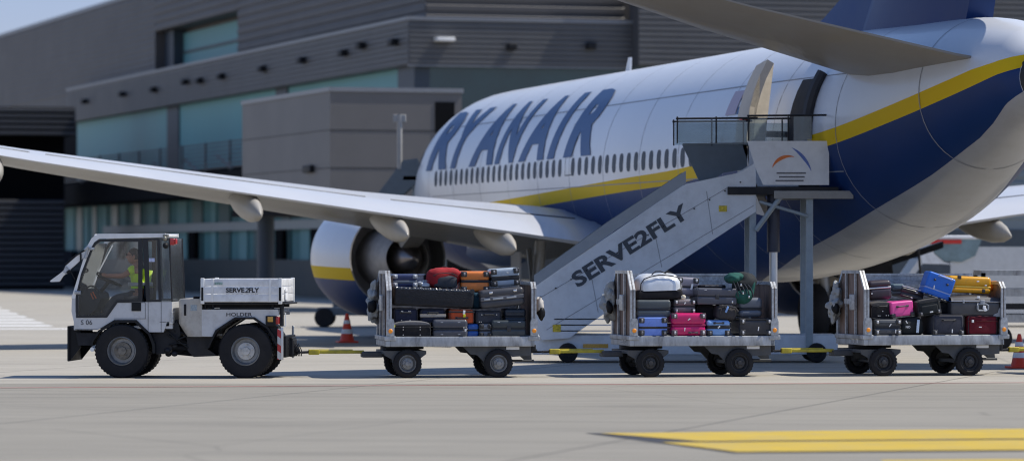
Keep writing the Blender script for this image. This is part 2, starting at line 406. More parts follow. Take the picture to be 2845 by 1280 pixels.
# seams
m = MB()
for a, b in ((((603, 552), (835, 552))), (((838, 552), (838, 672))), (((600, 675), (838, 675))), (((860, 545), (860, 778))), (((300, 757), (470, 757))), (((950, 700), (1000, 700))), (((960, 548), (960, 776)))):
    (ax, az_), (bx_, bz) = TP(c8(a, b)); m.box(min(ax, bx_) - .003, max(ax, bx_) + .003, -.003, .004, min(az_, bz) - .003, max(az_, bz) + .003)
m.build('panel_seam', dark_m, t)
wo = c8((308, 668), (305, 480), (345, 330), (425, 130), (448, 92), (484, 66), (815, 62), (815, 548), (628, 550), (545, 667))
wi = c8((322, 652), (320, 488), (360, 338), (438, 142), (460, 110), (492, 86), (784, 84), (784, 528), (618, 530), (534, 650))
fr = MB(); pn = MB()
for y0, y1 in ((-.008, .035), (W_ - .035, W_ + .008)): fr.ring(TP(wo), TP(wi), y0, y1)
door = fr.build('door_frame', frame_m, t, at=W_ / 2)
pn.prism(TP(wi), .010, .014); pn.build('door_glass', pane_m, door)
pn = MB(); pn.prism(TP(wi), W_ - .014, W_ - .010); pn.build('door_glass', pane_m, door)
m = MB(); q = TP(c8((733, 552), (806, 617))); m.rbox(q[0][0], q[1][0], -.016, .0, q[1][1], q[0][1], .008); m.rbox(q[0][0] + .12, q[1][0] - .015, -.03, -.016, q[1][1] + .06, q[0][1] - .06, .006); m.build('door_handle', black_m, door)
wo = c8((818, 60), (945, 60), (960, 545), (846, 545)); wi = c8((858, 74), (930, 74), (940, 528), (872, 528))
fr = MB()
for y0, y1 in ((-.010, .035), (W_ - .035, W_ + .010)): fr.ring(TP(wo), TP(wi), y0, y1)
qf = fr.build('quarter_window_frame', frame_m, t, at=W_ / 2)
pn = MB(); pn.prism(TP(wi), .010, .014).prism(TP(wi), W_ - .014, W_ - .010); pn.build('quarter_glass', pane_m, qf, at=W_ / 2)
m = MB(); m.prism(TP(c8((945, 58), (1020, 60), (1040, 545), (960, 545))), .02, .026); m.prism(TP(c8((945, 58), (1020, 60), (1040, 545), (960, 545))), W_ - .026, W_ - .02)
q = TP(c8((1020, 60), (1040, 545))); m.prism([(q[0][0] - .006, q[0][1]), (q[0][0], q[0][1]), (q[1][0], q[1][1]), (q[1][0] - .006, q[1][1])], .026, W_ - .026)
m.build('rear_window', perspex_m, t)
m = MB()
for (a, b) in (((1020, 60), (1040, 545)),):
    q = TP(c8(a, b))
    for y in (.03, W_ - .03): m.cyl((q[0][0], y, q[0][1]), (q[1][0], y, q[1][1]), .012, n=8)
m.build('rear_pillar', dark_m, t, at=W_ / 2)
m = MB(); q = TP(c8((330, 480), (455, 100)))   # windscreen between the pillars
m.prism([(q[0][0] - .03, q[0][1]), (q[0][0] - .022, q[0][1]), (q[1][0] - .03, q[1][1]), (q[1][0] - .038, q[1][1])], .05, W_ - .05); m.build('windscreen', pane_m, t)
m = MB(); q = TP(c8((365, 480), (440, 300), (540, 110), (548, 112), (450, 300), (375, 480))); m.prism(q, .5, .515); m.build('wiper', chrome_m, t)
# roof rear lamps
m = MB(); q = TP(c8((975, 40), (1015, 100))); m.rbox(q[0][0], q[1][0], -.03, .06, q[1][1] + .1, q[0][1] + .02, .01); m.blob((q[0][0] + .03, -.02, q[1][1] + .075), (.035, .05, .04)); m.build('work_lamp', mat('lamp_housing', (.25, .24, .2), .3, metal=.6, var=.3), t)
m = MB(); q = TP(c8((995, 110))); m.blob((q[0][0], -.01, q[0][1] - .01), (.045, .06, .045)); m.build('work_lamp', black_m, t)
m = MB(); q = TP(c8((1022, 62), (1058, 112))); m.rbox(q[0][0], q[1][0], .02, .16, q[1][1], q[0][1], .012); m.build('rear_light', red_m, t)
m = MB(); q = TP(c8((1058, 62), (1075, 105))); m.rbox(q[0][0], q[1][0], .02, .14, q[1][1], q[0][1], .012); m.build('rear_light', red_m, t)
# chassis under the cab and front apron flap
m = MB(); m.prism(TP(c8((300, 786), (470, 786), (420, 880), (318, 880))), .06, W_ - .06)
m.prism(TP(c8((870, 778), (985, 778), (985, 720), (1070, 705), (1085, 720), (1100, 800), (1010, 945), (915, 950))), .12, W_ - .12)
m.rbox(*[v for v in (TP(c8((640, 800)))[0][0], TP(c8((1100, 800)))[0][0])], .35, .95, .38, .62, .05); m.build('front_chassis', dark_m, t)
m = MB(); q = TP(c8((230, 732), (300, 1003))); m.rbox(q[0][0], q[0][0] + .035, .1, W_ - .1, q[1][1], q[0][1], .01)
m.prism([(q[0][0] + .03, q[0][1]), (q[0][0] + .2, q[0][1] - .08), (q[0][0] + .2, q[0][1] - .32), (q[0][0] + .03, q[1][1])], .14, .18).prism([(q[0][0] + .03, q[0][1]), (q[0][0] + .2, q[0][1] - .08), (q[0][0] + .2, q[0][1] - .32), (q[0][0] + .03, q[1][1])], W_ - .18, W_ - .14); m.build('front_flap', black_m, t)
m = MB(); q = TP(c8((432, 910)))[0]; m.cyl((q[0], -.02, q[1]), (q[0], .06, q[1]), .032, n=14); m.cyl((q[0] - .02, .02, q[1]), (q[0] + .15, .02, q[1] + .05), .012); m.build('side_reflector', trim_m, t)
def arch(pts_o, pts_i, name):
    mb = MB()
    for y0, y1 in ((-.025, .34), (W_ - .34, W_ + .025)):
        o, i = TP(pts_o), TP(pts_i); n = len(o)
        mb.prism(o + i[::-1], y0, y0 + .03) if y0 < .5 else mb.prism(o + i[::-1], y1 - .03, y1)
        mid = [((a[0] + b[0]) / 2, (a[1] + b[1]) / 2) for a, b in zip(o, i)]
        mb.prism(o + mid[::-1], y0 + .03, y1 - .03)
    return mb.build(name, black_m, t, at=W_ / 2)
arch(c8((418, 880), (425, 850), (478, 765), (604, 686), (768, 686), (880, 790), (912, 870), (914, 940)), c8((432, 885), (442, 850), (492, 775), (612, 706), (760, 706), (862, 797), (893, 875), (896, 940)), 'wheel_arch')
arch(cb((340, 828), (362, 780), (432, 636), (628, 508), (822, 508), (965, 610), (1020, 700), (1050, 800)), cb((360, 820), (380, 785), (448, 650), (636, 530), (812, 530), (950, 625), (1000, 705), (1035, 790)), 'wheel_arch')
text_mesh('fleet_number', 'S 06', .072, letter_m, t, .0, 1.0, fn=lambda x, y, z, w, q=TP(c8((345, 722)))[0]: (q[0] + x, -.004, q[1] + y))
# rear body
rb = cb((292, 432), (292, 700), (405, 705), (440, 635), (628, 508), (822, 508), (935, 584), (935, 495), (1072, 495), (1060, 432))
m = MB()
for y0, y1 in ((0, .04), (W_ - .04, W_)): m.prism(TP(rb), y0, y1)
q = TP(cb((292, 432), (1060, 440), (405, 705))); m.box(q[0][0], q[1][0], .04, W_ - .04, q[1][1] - .03, q[0][1] - .003)
m.box(q[0][0], q[2][0], .04, W_ - .04, q[2][1], q[2][1] + .03); rbody = m.build('rear_body', cabp, t)
text_mesh('maker_name', 'HOLDER', .055, letter_m, rbody, .012, 1.42, fn=lambda x, y, z, w, q=TP(cb((540, 500), (798, 500))): (q[0][0] + x / w * (q[1][0] - q[0][0]), -.004, q[0][1] + y))
# tank with a rounded front edge
q = TP(cb((45, 325), (292, 325), (45, 572), (130, 705))); tx0, tx1, tz1, tzm, tz0 = q[0][0], q[1][0], q[0][1], q[2][1], q[3][1]
def tring(z, xs):
    pts = []; r = .16
    for k in range(7): a = R(180 + 90 * k / 6); pts.append((xs + r + r * math.cos(a), .0 + r + r * math.sin(a), z))
    pts += [(tx1, 0, z), (tx1, W_, z)]
    for k in range(7): a = R(90 + 90 * k / 6); pts.append((xs + r + r * math.cos(a), W_ - r + r * math.sin(a), z))
    return pts
m = MB(); m.loft([tring(tz0, q[3][0]), tring(tzm, tx0), tring(tz1 - .02, tx0), tring(tz1, tx0 + .02)]); tank = m.build('fuel_tank', tankm, t)
m = MB(); a = TP(cb((112, 378), (135, 492))); m.rbox(a[0][0], a[1][0], -.006, .01, a[1][1], a[0][1], .005); m.build('hand_hole', black_m, tank)
m = MB(); a = TP(cb((205, 300), (243, 326))); m.cyl(((a[0][0] + a[1][0]) / 2, .15, a[1][1] - .02), ((a[0][0] + a[1][0]) / 2, .15, a[0][1]), .05); m.build('filler_cap', black_m, tank)
m = MB(); a = TP(cb((180, 385), (245, 445))); m.box(a[0][0], a[1][0], -.004, .002, a[1][1], a[0][1]); m.build('sticker', mat('faded_sticker', (.30, .36, .40), .6, var=.35, scale=60), tank)
# cab vents on the rear edge
m = MB()
for k in range(9):
    a = TP(c8((1024, 622 + k * 10)))[0]; m.box(a[0], a[0] + .045, .0, .3, a[1] - .016, a[1]); 
m.build('vent_louvre', trim_m, t)
# articulation joint, hoses
m = MB()
for (a, b, y, r_) in (((985, 800), (1150, 870), .25, .035), ((985, 850), (1150, 830), .4, .03), ((985, 900), (1150, 905), .2, .04), ((985, 930), (1170, 950), .5, .045), ((1000, 760), (1080, 700), .2, .05), ((1040, 700), (1110, 790), .3, .04), ((1110, 740), (1150, 850), .15, .02), ((1050, 770), (1150, 800), .12, .018)):
    q = TP(c8(a, b)); m.cyl((q[0][0], y, q[0][1]), (q[1][0], y + .1, q[1][1]), r_, n=10)
for i in range(10):
    a = random.uniform(990, 1130); z = random.uniform(880, 960); q = TP(c8((a, z)))[0]; m.blob((q[0], random.uniform(.1, .6), q[1]), (.05, .05, .04), seed=i)
m.build('articulation_joint', dark_m, t)
m = MB()
for i, (a, b, c_) in enumerate((((1000, 800), (1080, 835), (1150, 810)), ((1000, 770), (1090, 850), (1160, 900)), ((1010, 880), (1080, 860), (1150, 875)))):
    q = TP(c8(a, b, c_)); m.tube([(q[0][0], .1, q[0][1]), (q[1][0], .06, q[1][1]), (q[2][0], .1, q[2][1])], .012, 7)
m.build('hydraulic_hose', black_m, t)
m = MB(); m.prism(TP(cb((130, 705), (405, 705), (360, 820), (340, 830), (440, 900), (200, 910), (140, 850))), .1, W_ - .1)
m.rbox(TP(cb((200, 0)))[0][0], TP(cb((1180, 0)))[0][0], .45, .85, .33, .58, .03)
m.prism(TP(cb((935, 600), (1050, 600), (1050, 800), (1000, 705))), .06, .3); m.build('rear_chassis', dark_m, t)
# wheels
def wheel(parent, cx, cz, y, r, wdt, rim_r, near=True, dish=.06, nb=5, rimc=None, hubc=None, ty=tyre_m):
    """a tyre with a tread, a dished rim, a hub and its bolts; y is the outer face"""
    sg = 1 if near else -1
    mb = MB(); P = [(rim_r, .03), (rim_r + .01, .0), (rim_r + .35 * (r - rim_r), -.012), (r - .05 * r, .004), (r - .015 * r, .022), (r, .05)]
    prof = [(a, y + sg * b) for a, b in P] + [(a, y + sg * (wdt - b)) for a, b in reversed(P)]
    mb.lathe(prof, (cx, 0, cz), 'y', 48)
    nt_ = int(r * 110) if r > .3 else 26; dp_ = .006 if r > .3 else .002
    for k in range(nt_):
        a = 2 * math.pi * k / nt_; M = Matrix.Translation((cx, y + sg * wdt / 2, cz)) @ Matrix.Rotation(a, 4, 'Y')
        mb.box(r - .012, r + dp_, -wdt * .40, -wdt * .06, -.016, .012, M); mb.box(r - .012, r + dp_, wdt * .06, wdt * .40, -.006, .022, M)
    w_ = mb.build('wheel', ty, parent)
    mb = MB(); mb.lathe([(rim_r + .008, y + sg * .018), (rim_r - .008, y + sg * .012), (rim_r - .022, y + sg * .03), (rim_r - .035, y + sg * (dish + .03)), (rim_r * .62, y + sg * (dish + .03)), (rim_r * .55, y + sg * dish), (0, y + sg * dish)], (cx, 0, cz), 'y', 40)
    rm2 = mb.build('rim', rimc, w_)
    mb = MB(); mb.lathe([(rim_r * .6, y + sg * (dish + .02)), (rim_r * .6, y + sg * (dish - .012)), (rim_r * .3, y + sg * (dish - .018)), (rim_r * .28, y + sg * (dish - .05)), (0, y + sg * (dish - .055))], (cx, 0, cz), 'y', 28)
    for k in range(nb):
        a = 2 * math.pi * k / nb + .3; bx_, bz = cx + rim_r * .45 * math.cos(a), cz + rim_r * .45 * math.sin(a)
        mb.cyl((bx_, y + sg * (dish + .01), bz), (bx_, y + sg * (dish - .035), bz), rim_r * .07, n=6)
    mb.build('hub', hubc, w_)
    return w_
rimg = mat('worn_rim_grey', (.26, .27, .28), .35, metal=.6, var=.2, dirt=(.05, .045, .04), dirt_amt=.6, dscale=12)
hubd = mat('greasy_hub', (.20, .185, .16), .6, metal=.2, var=.3, dirt=(.03, .03, .03), dirt_amt=.6, dscale=14)
huba = mat('grey_hub_plate', (.55, .55, .54), .45, metal=.4, var=.15, dirt=(.1, .1, .09), dirt_amt=.7, dscale=12)
fx = tug.at(338, 980)[0]; rx = tug.at(682, 978)[0]; RT = .405
for cx, hc in ((fx, hubd), (rx, huba)):
    wheel(t, cx, RT, -.03, RT, .36, .215, True, .11, 5, rimg, hc)
    wheel(t, cx, RT, W_ + .03, RT, .36, .215, False, .11, 5, rimg, hc)
# cargo box
bx = thing('cargo_box', 'shallow white drop-side cargo box mounted on the back of the tow tractor', 'cargo box', tug.o, tug.yaw) if False else t
q = TP(cb((290, 122), (1108, 357))); bx0, bz1, bx1, bz0 = q[0][0], q[0][1], q[1][0], q[1][1]
m = MB()
for y0, y1 in ((-.10, -.07), (W_ + .07, W_ + .10)):
    for k in range(3):
        a = bz0 + (bz1 - bz0) * k / 3; b = bz0 + (bz1 - bz0) * (k + 1) / 3; m.rbox(bx0 + .05, bx1 - .05, y0, y1, a + .003, b - .003, .006, 2)
for x in (bx0 + .01, bx1 - .04):
    for k in range(3):
        a = bz0 + (bz1 - bz0) * k / 3; b = bz0 + (bz1 - bz0) * (k + 1) / 3; m.rbox(x, x + .03, -.05, W_ + .05, a + .003, b - .003, .006, 2)
m.box(bx0 + .02, bx1 - .02, -.08, W_ + .08, bz0, bz0 + .02); box = m.build('cargo_box', white_m, t)
m = MB()
for x in (bx0, bx1 - .055):
    for y0 in (-.115, W_ + .06): m.rbox(x, x + .055, y0, y0 + .055, bz0 - .03, bz1 + .008, .008, 2)
for x in (bx0 + .16, bx1 - .20): m.rbox(x, x + .035, -.108, -.10, bz0, bz1, .003, 2)
m.build('corner_post', trim_m, box, islands=True)
m = MB()
for x in (bx0 + .012, bx1 - .045): m.rbox(x, x + .033, -.128, -.114, bz0 + .02, bz0 + .22, .005, 2)
m.build('latch', black_m, box, islands=True)
text_mesh('lettering', 'SERVE', .072, letter_m, box, .035, 1, fn=lambda x, y, z, w, q=TP(cb((535, 262), (722, 262)), -.1): (q[0][0] + x / w * (q[1][0] - q[0][0]), -.106, q[0][1] + y))
text_mesh('lettering', '2', .072, letter_m, box, .015, 1, shear=.2, fn=lambda x, y, z, w, q=TP(cb((724, 262), (766, 262)), -.1): (q[0][0] + x / w * (q[1][0] - q[0][0]), -.110, q[0][1] + y))
text_mesh('lettering', 'FLY', .072, letter_m, box, .035, 1, fn=lambda x, y, z, w, q=TP(cb((766, 262), (870, 262)), -.1): (q[0][0] + x / w * (q[1][0] - q[0][0]), -.106, q[0][1] + y))
m = MB(); q = TP(cb((535, 268), (865, 272)), -.1); 
for k in range(26):
    a = q[0][0] + (q[1][0] - q[0][0]) * k / 26; m.box(a, a + .006 + .006 * random.random(), -.106, -.098, q[1][1] - .008, q[1][1])
m.build('small_print', letter_m, box)
m = MB(); q = TP(cb((420, 155), (500, 182)), -.1); m.box(q[0][0], q[1][0], -.104, -.098, q[1][1], q[0][1] - .004); m.build('sticker', mat('torn_green_sticker', (.30, .42, .38), .6, var=.6, scale=45), box)
m = MB(); q = TP(cb((285, 360), (1140, 402))); m.rbox(q[0][0], q[1][0], -.07, W_ + .07, q[1][1] + .03, q[0][1] - .005, .01); m.box(q[0][0] + .02, q[1][0] - .1, .1, .2, q[1][1] - .02, q[1][1] + .03); m.box(q[0][0] + .02, q[1][0] - .1, W_ - .2, W_ - .1, q[1][1] - .02, q[1][1] + .03)
q2 = TP(cb((470, 415), (975, 432))); m.box(q2[0][0], q2[1][0], .02, .12, q2[1][1], q2[0][1])
for px_ in (320, 400, 1000, 1085): a = TP(cb((px_, 400)))[0]; m.cyl((a[0], .06, a[1] - .1), (a[0], .06, a[1] + .03), .02, n=8)
m.build('box_frame', dark_m, t)
m = MB(); m.rbox(bx1 - .0, bx1 + .012, .25, .5, bz0 + .03, bz0 + .13, .004).rbox(bx1, bx1 + .012, .25, .5, bz0 + .15, bz0 + .2, .004); m.build('data_plate', tagw_m, box)
# lamps, stripes and hitch at the rear
m = MB(); q = TP(cb((936, 497), (1035, 600))); m.rbox(q[0][0], q[1][0], -.03, .1, q[1][1], q[0][1], .01); lh = m.build('lamp_box', black_m, t)
m = MB(); q = TP(cb((957, 503), (1012, 556))); m.rbox(q[0][0], q[1][0], -.04, -.02, q[1][1], q[0][1], .006); m.build('amber_reflector', mat('amber_reflector', (.55, .30, .04), .3, coat=.6, var=.25, scale=60), lh)
m = MB(); q = TP(cb((1032, 503), (1072, 580))); m.rbox(q[0][0], q[1][0], .0, .12, q[1][1], q[0][1], .015); m.build('tail_light', red_m, t)
m = MB(); q = TP(cb((1072, 515), (1108, 600))); m.rbox(q[0][0], q[1][0], .02, .14, q[1][1], q[0][1], .01); m.cyl((q[1][0] - .02, .05, q[0][1]), (q[1][0] - .02, .05, q[0][1] + .22), .03); m.build('light_guard', dark_m, t)
m = MB(); q = TP(cb((1088, 465), (1130, 600)));
m.tube([(q[0][0], .05, q[0][1]), (q[1][0], .05, q[0][1]), (q[1][0], .05, q[1][1]), (q[0][0], .05, q[1][1])], .009, 7); m.build('guard_rail', trim_m, t)
strm = bpy.data.materials.new('red_white_stripes'); strm.use_nodes = True; nt = strm.node_tree; b = nt.nodes['Principled BSDF']; tc = nt.nodes.new('ShaderNodeTexCoord'); sp = nt.nodes.new('ShaderNodeSeparateXYZ'); nt.links.new(tc.outputs['Object'], sp.inputs[0])
mm = nt.nodes.new('ShaderNodeMath'); mm.operation = 'MULTIPLY_ADD'; mm.inputs[1].default_value = .7; nt.links.new(sp.outputs[0], mm.inputs[0]); nt.links.new(sp.outputs[2], mm.inputs[2])
pp = nt.nodes.new('ShaderNodeMath'); pp.operation = 'PINGPONG'; pp.inputs[1].default_value = .11; nt.links.new(mm.outputs[0], pp.inputs[0]); gt = nt.nodes.new('ShaderNodeMath'); gt.operation = 'GREATER_THAN'; gt.inputs[1].default_value = .055; nt.links.new(pp.outputs[0], gt.inputs[0])
mx = nt.nodes.new('ShaderNodeMix'); mx.data_type = 'RGBA'; nt.links.new(gt.outputs[0], mx.inputs[0]); mx.inputs[6].default_value = (.5, .5, .5, 1); mx.inputs[7].default_value = (.42, .03, .03, 1); nt.links.new(mx.outputs[2], b.inputs[0]); b.inputs['Roughness'].default_value = .4
m = MB(); q = TP(cb((1052, 625), (1090, 935))); m.rbox(q[0][0], q[1][0], .0, .02, q[1][1], q[0][1], .004); m.build('warning_stripe_plate', strm, t)
m = MB(); q = TP(cb((1090, 610), (1112, 940))); m.rbox(q[0][0], q[1][0], -.01, .03, q[1][1], q[0][1], .006); m.rbox(q[0][0], q[1][0], W_ - .03, W_ + .01, q[1][1], q[0][1], .006); m.build('rear_plate_edge', alu_m, t, at=W_ / 2)
m = MB(); q = TP(cb((1112, 695), (1190, 912)), .2); m.rbox(q[0][0] - .02, q[1][0] - .06, .08, W_ - .08, q[1][1], q[0][1], .01)
m.rbox(q[1][0] - .06, q[1][0], .45, .85, q[1][1], q[0][1] - .03, .02)
for k in range(3): m.cyl((q[0][0] + .1, .07, q[0][1] - .06 - k * .06), (q[0][0] + .1, .09, q[0][1] - .06 - k * .06), .01, n=8)
m.build('hitch_plate', black_m, t)
m = MB(); q = TP(cb((1190, 870), (1270, 850)), .6); m.rbox(q[0][0], q[0][0] + .1, .55, .75, q[0][1] - .03, q[0][1] + .12, .03); m.cyl((q[0][0], .65, q[0][1]), (q[1][0], .65, q[1][1]), .04)
for k in range(5): a = q[0][0] + .02 + .025 * k; m.tube([(a, .5, q[0][1] + .15), (a + .05, .5, q[0][1] + .05), (a + .04, .6, q[0][1] - .04)], .008, 6)
m.build('tow_hitch', dark_m, t)
# interior
m = MB(); m.prism(tug.poly(c8((312, 660), (318, 500), (372, 470), (400, 445), (450, 452), (492, 478), (505, 520), (470, 600), (400, 655)), .35), .25, 1.05)
m.build('dashboard', seat_m, t)
m = MB(); m.prism(tug.poly(c8((300, 655), (470, 655), (560, 600), (640, 548), (820, 548), (820, 662), (300, 664)), .3), .2, 1.1); m.build('cab_floor', seat_m, t)
m = MB(); q = tug.poly(c8((690, 500), (830, 560), (810, 300)), .6); m.rbox(q[0][0], q[1][0], .38, .88, q[1][1] + .02, q[0][1] - .0, .05); m.rbox(q[1][0] + .02, q[1][0] + .1, .4, .86, q[0][1] - .05, q[2][1] - .22, .05)
m.build('seat', seat_m, t)
m = MB(); q = tug.poly(c8((500, 368), (618, 405)), .6); sc_ = Vector(((q[0][0] + q[1][0]) / 2, .62, (q[0][1] + q[1][1]) / 2)); ax = Vector((.36, 0, .93)).normalized(); u = Vector((ax.z, 0, -ax.x)); v = Vector((0, 1, 0))
m.tube([sc_ + (u * math.cos(a) + v * math.sin(a)) * .20 for a in [2 * math.pi * k / 28 for k in range(28)]], .016, 8, closed=True)
for k in range(3): a = 2 * math.pi * k / 3; m.cyl(sc_, sc_ + (u * math.cos(a) + v * math.sin(a)) * .19, .01, n=6)
m.cyl(sc_ - ax * .4 - u * .12, sc_, .03, n=10); sw = m.build('steering_wheel', black_m, t)
m = MB(); q = tug.poly(c8((425, 470)), .3)[0]; m.tube([(q[0] + .09 * math.cos(R(a)), .3, q[1] + .09 * math.sin(R(a))) for a in range(0, 181, 20)], .012, 7); m.build('grab_handle', black_m, t)
m = MB(); q = tug.poly(c8((420, 480), (440, 525), (436, 470), (462, 520)), .24); m.cyl((q[0][0], .235, q[0][1]), (q[1][0], .235, q[1][1]), .01); m.cyl((q[2][0], .235, q[2][1]), (q[3][0], .235, q[3][1]), .01); m.build('orange_cord', mat('orange_cord', (.6, .12, .03), .6), t)
m = MB(); q = tug.poly(c8((866, 212), (910, 240)), .0); m.box(q[0][0], q[1][0], -.002, .006, q[1][1], q[0][1]); m.build('window_sticker', mat('pale_sticker', (.5, .55, .75), .5, var=.3, scale=50), qf)
# guard / mirror arms swinging out ahead of the cab
m = MB()
for y in (.0, W_ - .1):
    q = tug.poly(c8((400, 140), (375, 142), (228, 270), (255, 302), (385, 190)), y); m.prism(q, y, y + .05)
    q = tug.poly(c8((212, 305), (190, 325), (108, 385), (112, 394), (178, 392), (205, 350), (228, 330)), y); m.prism(q, y, y + .05)
arm = m.build('mirror_arm', trim_m, t, at=W_ / 2)
m = MB(); q = tug.poly(c8((228, 268), (208, 318), (232, 335), (262, 300)), .0); m.prism(q, -.012, .06); m.build('arm_joint', galv_m, arm)
m = MB(); q = tug.poly(c8((330, 180), (345, 180), (345, 250)), .0); m.tube([(q[0][0], -.02, q[0][1]), (q[1][0], -.02, q[1][1]), (q[2][0], -.02, q[2][1])], .014, 7)
q = tug.poly(c8((262, 305), (240, 325), (298, 375)), 0); m.cyl((q[1][0], -.02, q[1][1]), (q[0][0], -.02, q[0][1]), .02); m.cyl((q[0][0], -.01, q[0][1]), (q[2][0], .02, q[2][1]), .006)
q = tug.poly(c8((375, 40), (330, 180), (200, 330), (160, 385)), 0); m.tube([(a, .0, z_) for a, z_ in tug.poly(c8((376, 150), (300, 196), (225, 262)), 0)], .012, 7); m.build('arm_cable', black_m, arm)
m = MB()
for (a, b) in (((405, 130), (450, 150)), ((298, 462), (345, 488))):
    q = TP(c8(a, b)); m.rbox(q[0][0], q[1][0], -.04, .0, q[1][1], q[0][1], .01); m.cyl(((q[0][0] + q[1][0]) / 2, -.055, (q[0][1] + q[1][1]) / 2), ((q[0][0] + q[1][0]) / 2, -.04, (q[0][1] + q[1][1]) / 2), .02)
q = TP(c8((375, 150), (400, 125), (380, 215))); m.cyl((q[0][0], -.03, q[0][1]), (q[1][0], -.03, q[1][1]), .02); m.cyl((q[1][0], -.02, q[1][1]), (q[2][0], -.02, q[2][1]), .022)
m.build('hinge', galv_m, t)

# ------------------------------------------------------------------ driver
DY = .62
D = thing('person', 'driver in a yellow hi-vis shirt and glasses, seated in the tow tractor', 'person', tug.o, tug.yaw)
def dp(x, y, dy=0.0): a = tug.at(x / 2.76 + 100, y / 2.76 + 640, DY + dy); return Vector((a[0], DY + dy, a[1]))
def skin(name, pts, edges, rad, m_, parent, root=0, sub=2):
    me = bpy.data.meshes.new(name); me.from_pydata([tuple(p) for p in pts], edges, []); me.update()
    o = bpy.data.objects.new(name, me); col.objects.link(o); o.parent = parent
    md = o.modifiers.new('skin', 'SKIN'); md.use_smooth_shade = True; md.branch_smoothing = .6
    sv = me.skin_vertices[0].data
    for i, r_ in enumerate(rad): sv[i].radius = r_ if isinstance(r_, tuple) else (r_, r_); sv[i].use_root = (i == root)
    s2 = o.modifiers.new('sub', 'SUBSURF'); s2.levels = sub; s2.render_levels = sub
    me.materials.append(m_); return o
skinm = mat('sunburnt_skin', (.42, .19, .12), .55, var=.12, scale=12)
hiv = mat('hivis_yellow', (.68, 1.0, .02), .7, var=.06); hiv.node_tree.nodes['Principled BSDF'].inputs['Sheen Weight'].default_value = .3
navy = mat('navy_workwear', (.022, .028, .045), .85, var=.25, scale=18)
hip = dp(800, 495); wa = dp(800, 430); chest = dp(800, 335); neck = dp(775, 268); nk2 = dp(752, 238); kneeL = dp(618, 520, -.16); footL = dp(520, 640, -.16); kneeR = dp(612, 522, .16); footR = dp(512, 640, .16)
shL = dp(755, 292, -.19); elL = dp(668, 346, -.21); wrL = dp(545, 344, -.15); hdL = dp(500, 332, -.13)
shR = dp(760, 292, .19); elR = dp(665, 350, .2); wrR = dp(545, 350, .15); hdR = dp(505, 338, .12)
pts = [hip, wa, chest, neck, nk2, shL, elL, wrL, hdL, shR, elR, wrR, hdR, hip + Vector((0, -.1, -.02)), kneeL, footL, footL + Vector((-.12, 0, -.02)), hip + Vector((0, .1, -.02)), kneeR, footR, footR + Vector((-.12, 0, -.02))]
ed = [(0, 1), (1, 2), (2, 3), (3, 4), (2, 5), (5, 6), (6, 7), (7, 8), (2, 9), (9, 10), (10, 11), (11, 12), (0, 13), (13, 14), (14, 15), (15, 16), (0, 17), (17, 18), (18, 19), (19, 20)]
rad = [.12, .125, .13, .06, .055, .055, .043, .030, .03, .055, .043, .030, .03, .085, .06, .042, .035, .085, .06, .042, .035]
skin('body', pts, ed, rad, skinm, D)
# shirt, trousers
skin('shirt', [wa + Vector((.0, 0, -.02)), (wa + chest) / 2 + Vector((-.01, 0, 0)), chest + Vector((.01, 0, .02)), neck + Vector((.01, 0, -.035)), shL, shL + (elL - shL) * .62, shR, shR + (elR - shR) * .62], [(0, 1), (1, 2), (2, 3), (2, 4), (4, 5), (2, 6), (6, 7)], [(.165, .19), (.17, .19), (.175, .185), .09, .095, .080, .095, .080], hiv, D, 1)
skin('trousers', [wa + Vector((0, 0, -.045)), hip, hip + Vector((-.02, -.1, -.02)), kneeL, footL, hip + Vector((-.02, .1, -.02)), kneeR, footR], [(0, 1), (1, 2), (2, 3), (3, 4), (1, 5), (5, 6), (6, 7)], [.145, .145, .1, .078, .06, .1, .078, .06], navy, D, 1)
m = MB(); q0 = dp(740, 398); m.lathe([(.175, q0.z - .055), (.186, q0.z - .05), (.188, q0.z - .0), (.178, q0.z + .004)], (wa.x + .0, wa.y, 0), 'z', 28); m.build('reflective_band', mat('reflective_band', (.42, .42, .4), .4, var=.1), D)
# head: built facing -x
hc = dp(752, 198)
def head_v(th, ph):
    cx_, cy_, cz_ = math.cos(ph) * math.cos(th), math.cos(ph) * math.sin(th), math.sin(ph)
    x, y, z = .098 * cx_, .077 * cy_, .122 * cz_
    front = max(0, -cx_)
    if cz_ < 0: x *= 1 + .02 * cz_; y *= 1 + .28 * cz_; x -= .018 * -cz_ * front        # jaw
    x -= .032 * math.exp(-((cz_ + .08) / .16) ** 2 - (cy_ / .17) ** 2) * front                # nose
    x += .012 * math.exp(-((cz_ - .18) / .10) ** 2 - ((abs(cy_) - .38) / .18) ** 2) * front   # eye sockets
    x -= .010 * math.exp(-((cz_ - .33) / .09) ** 2) * front                                   # brow
    x -= .010 * math.exp(-((cz_ + .46) / .07) ** 2 - (cy_ / .3) ** 2) * front                 # lips
    x -= .012 * math.exp(-((cz_ + .82) / .15) ** 2 - (cy_ / .4) ** 2) * front                 # chin
    return hc + Vector((x, y, z))
m = MB(); nu, nv = 48, 36; vs = [head_v(2 * math.pi * i / nu, -math.pi / 2 + math.pi * j / nv) for j in range(nv + 1) for i in range(nu)]
m.add(vs, [(j * nu + i, j * nu + (i + 1) % nu, (j + 1) * nu + (i + 1) % nu, (j + 1) * nu + i) for j in range(nv) for i in range(nu)])
for sg in (-1, 1): m.blob(hc + Vector((.012, .078 * sg, -.005)), (.018, .012, .032), nu=12, nv=8)
hd = m.build('head', skinm, D, angle=80)
m = MB(); vs = []
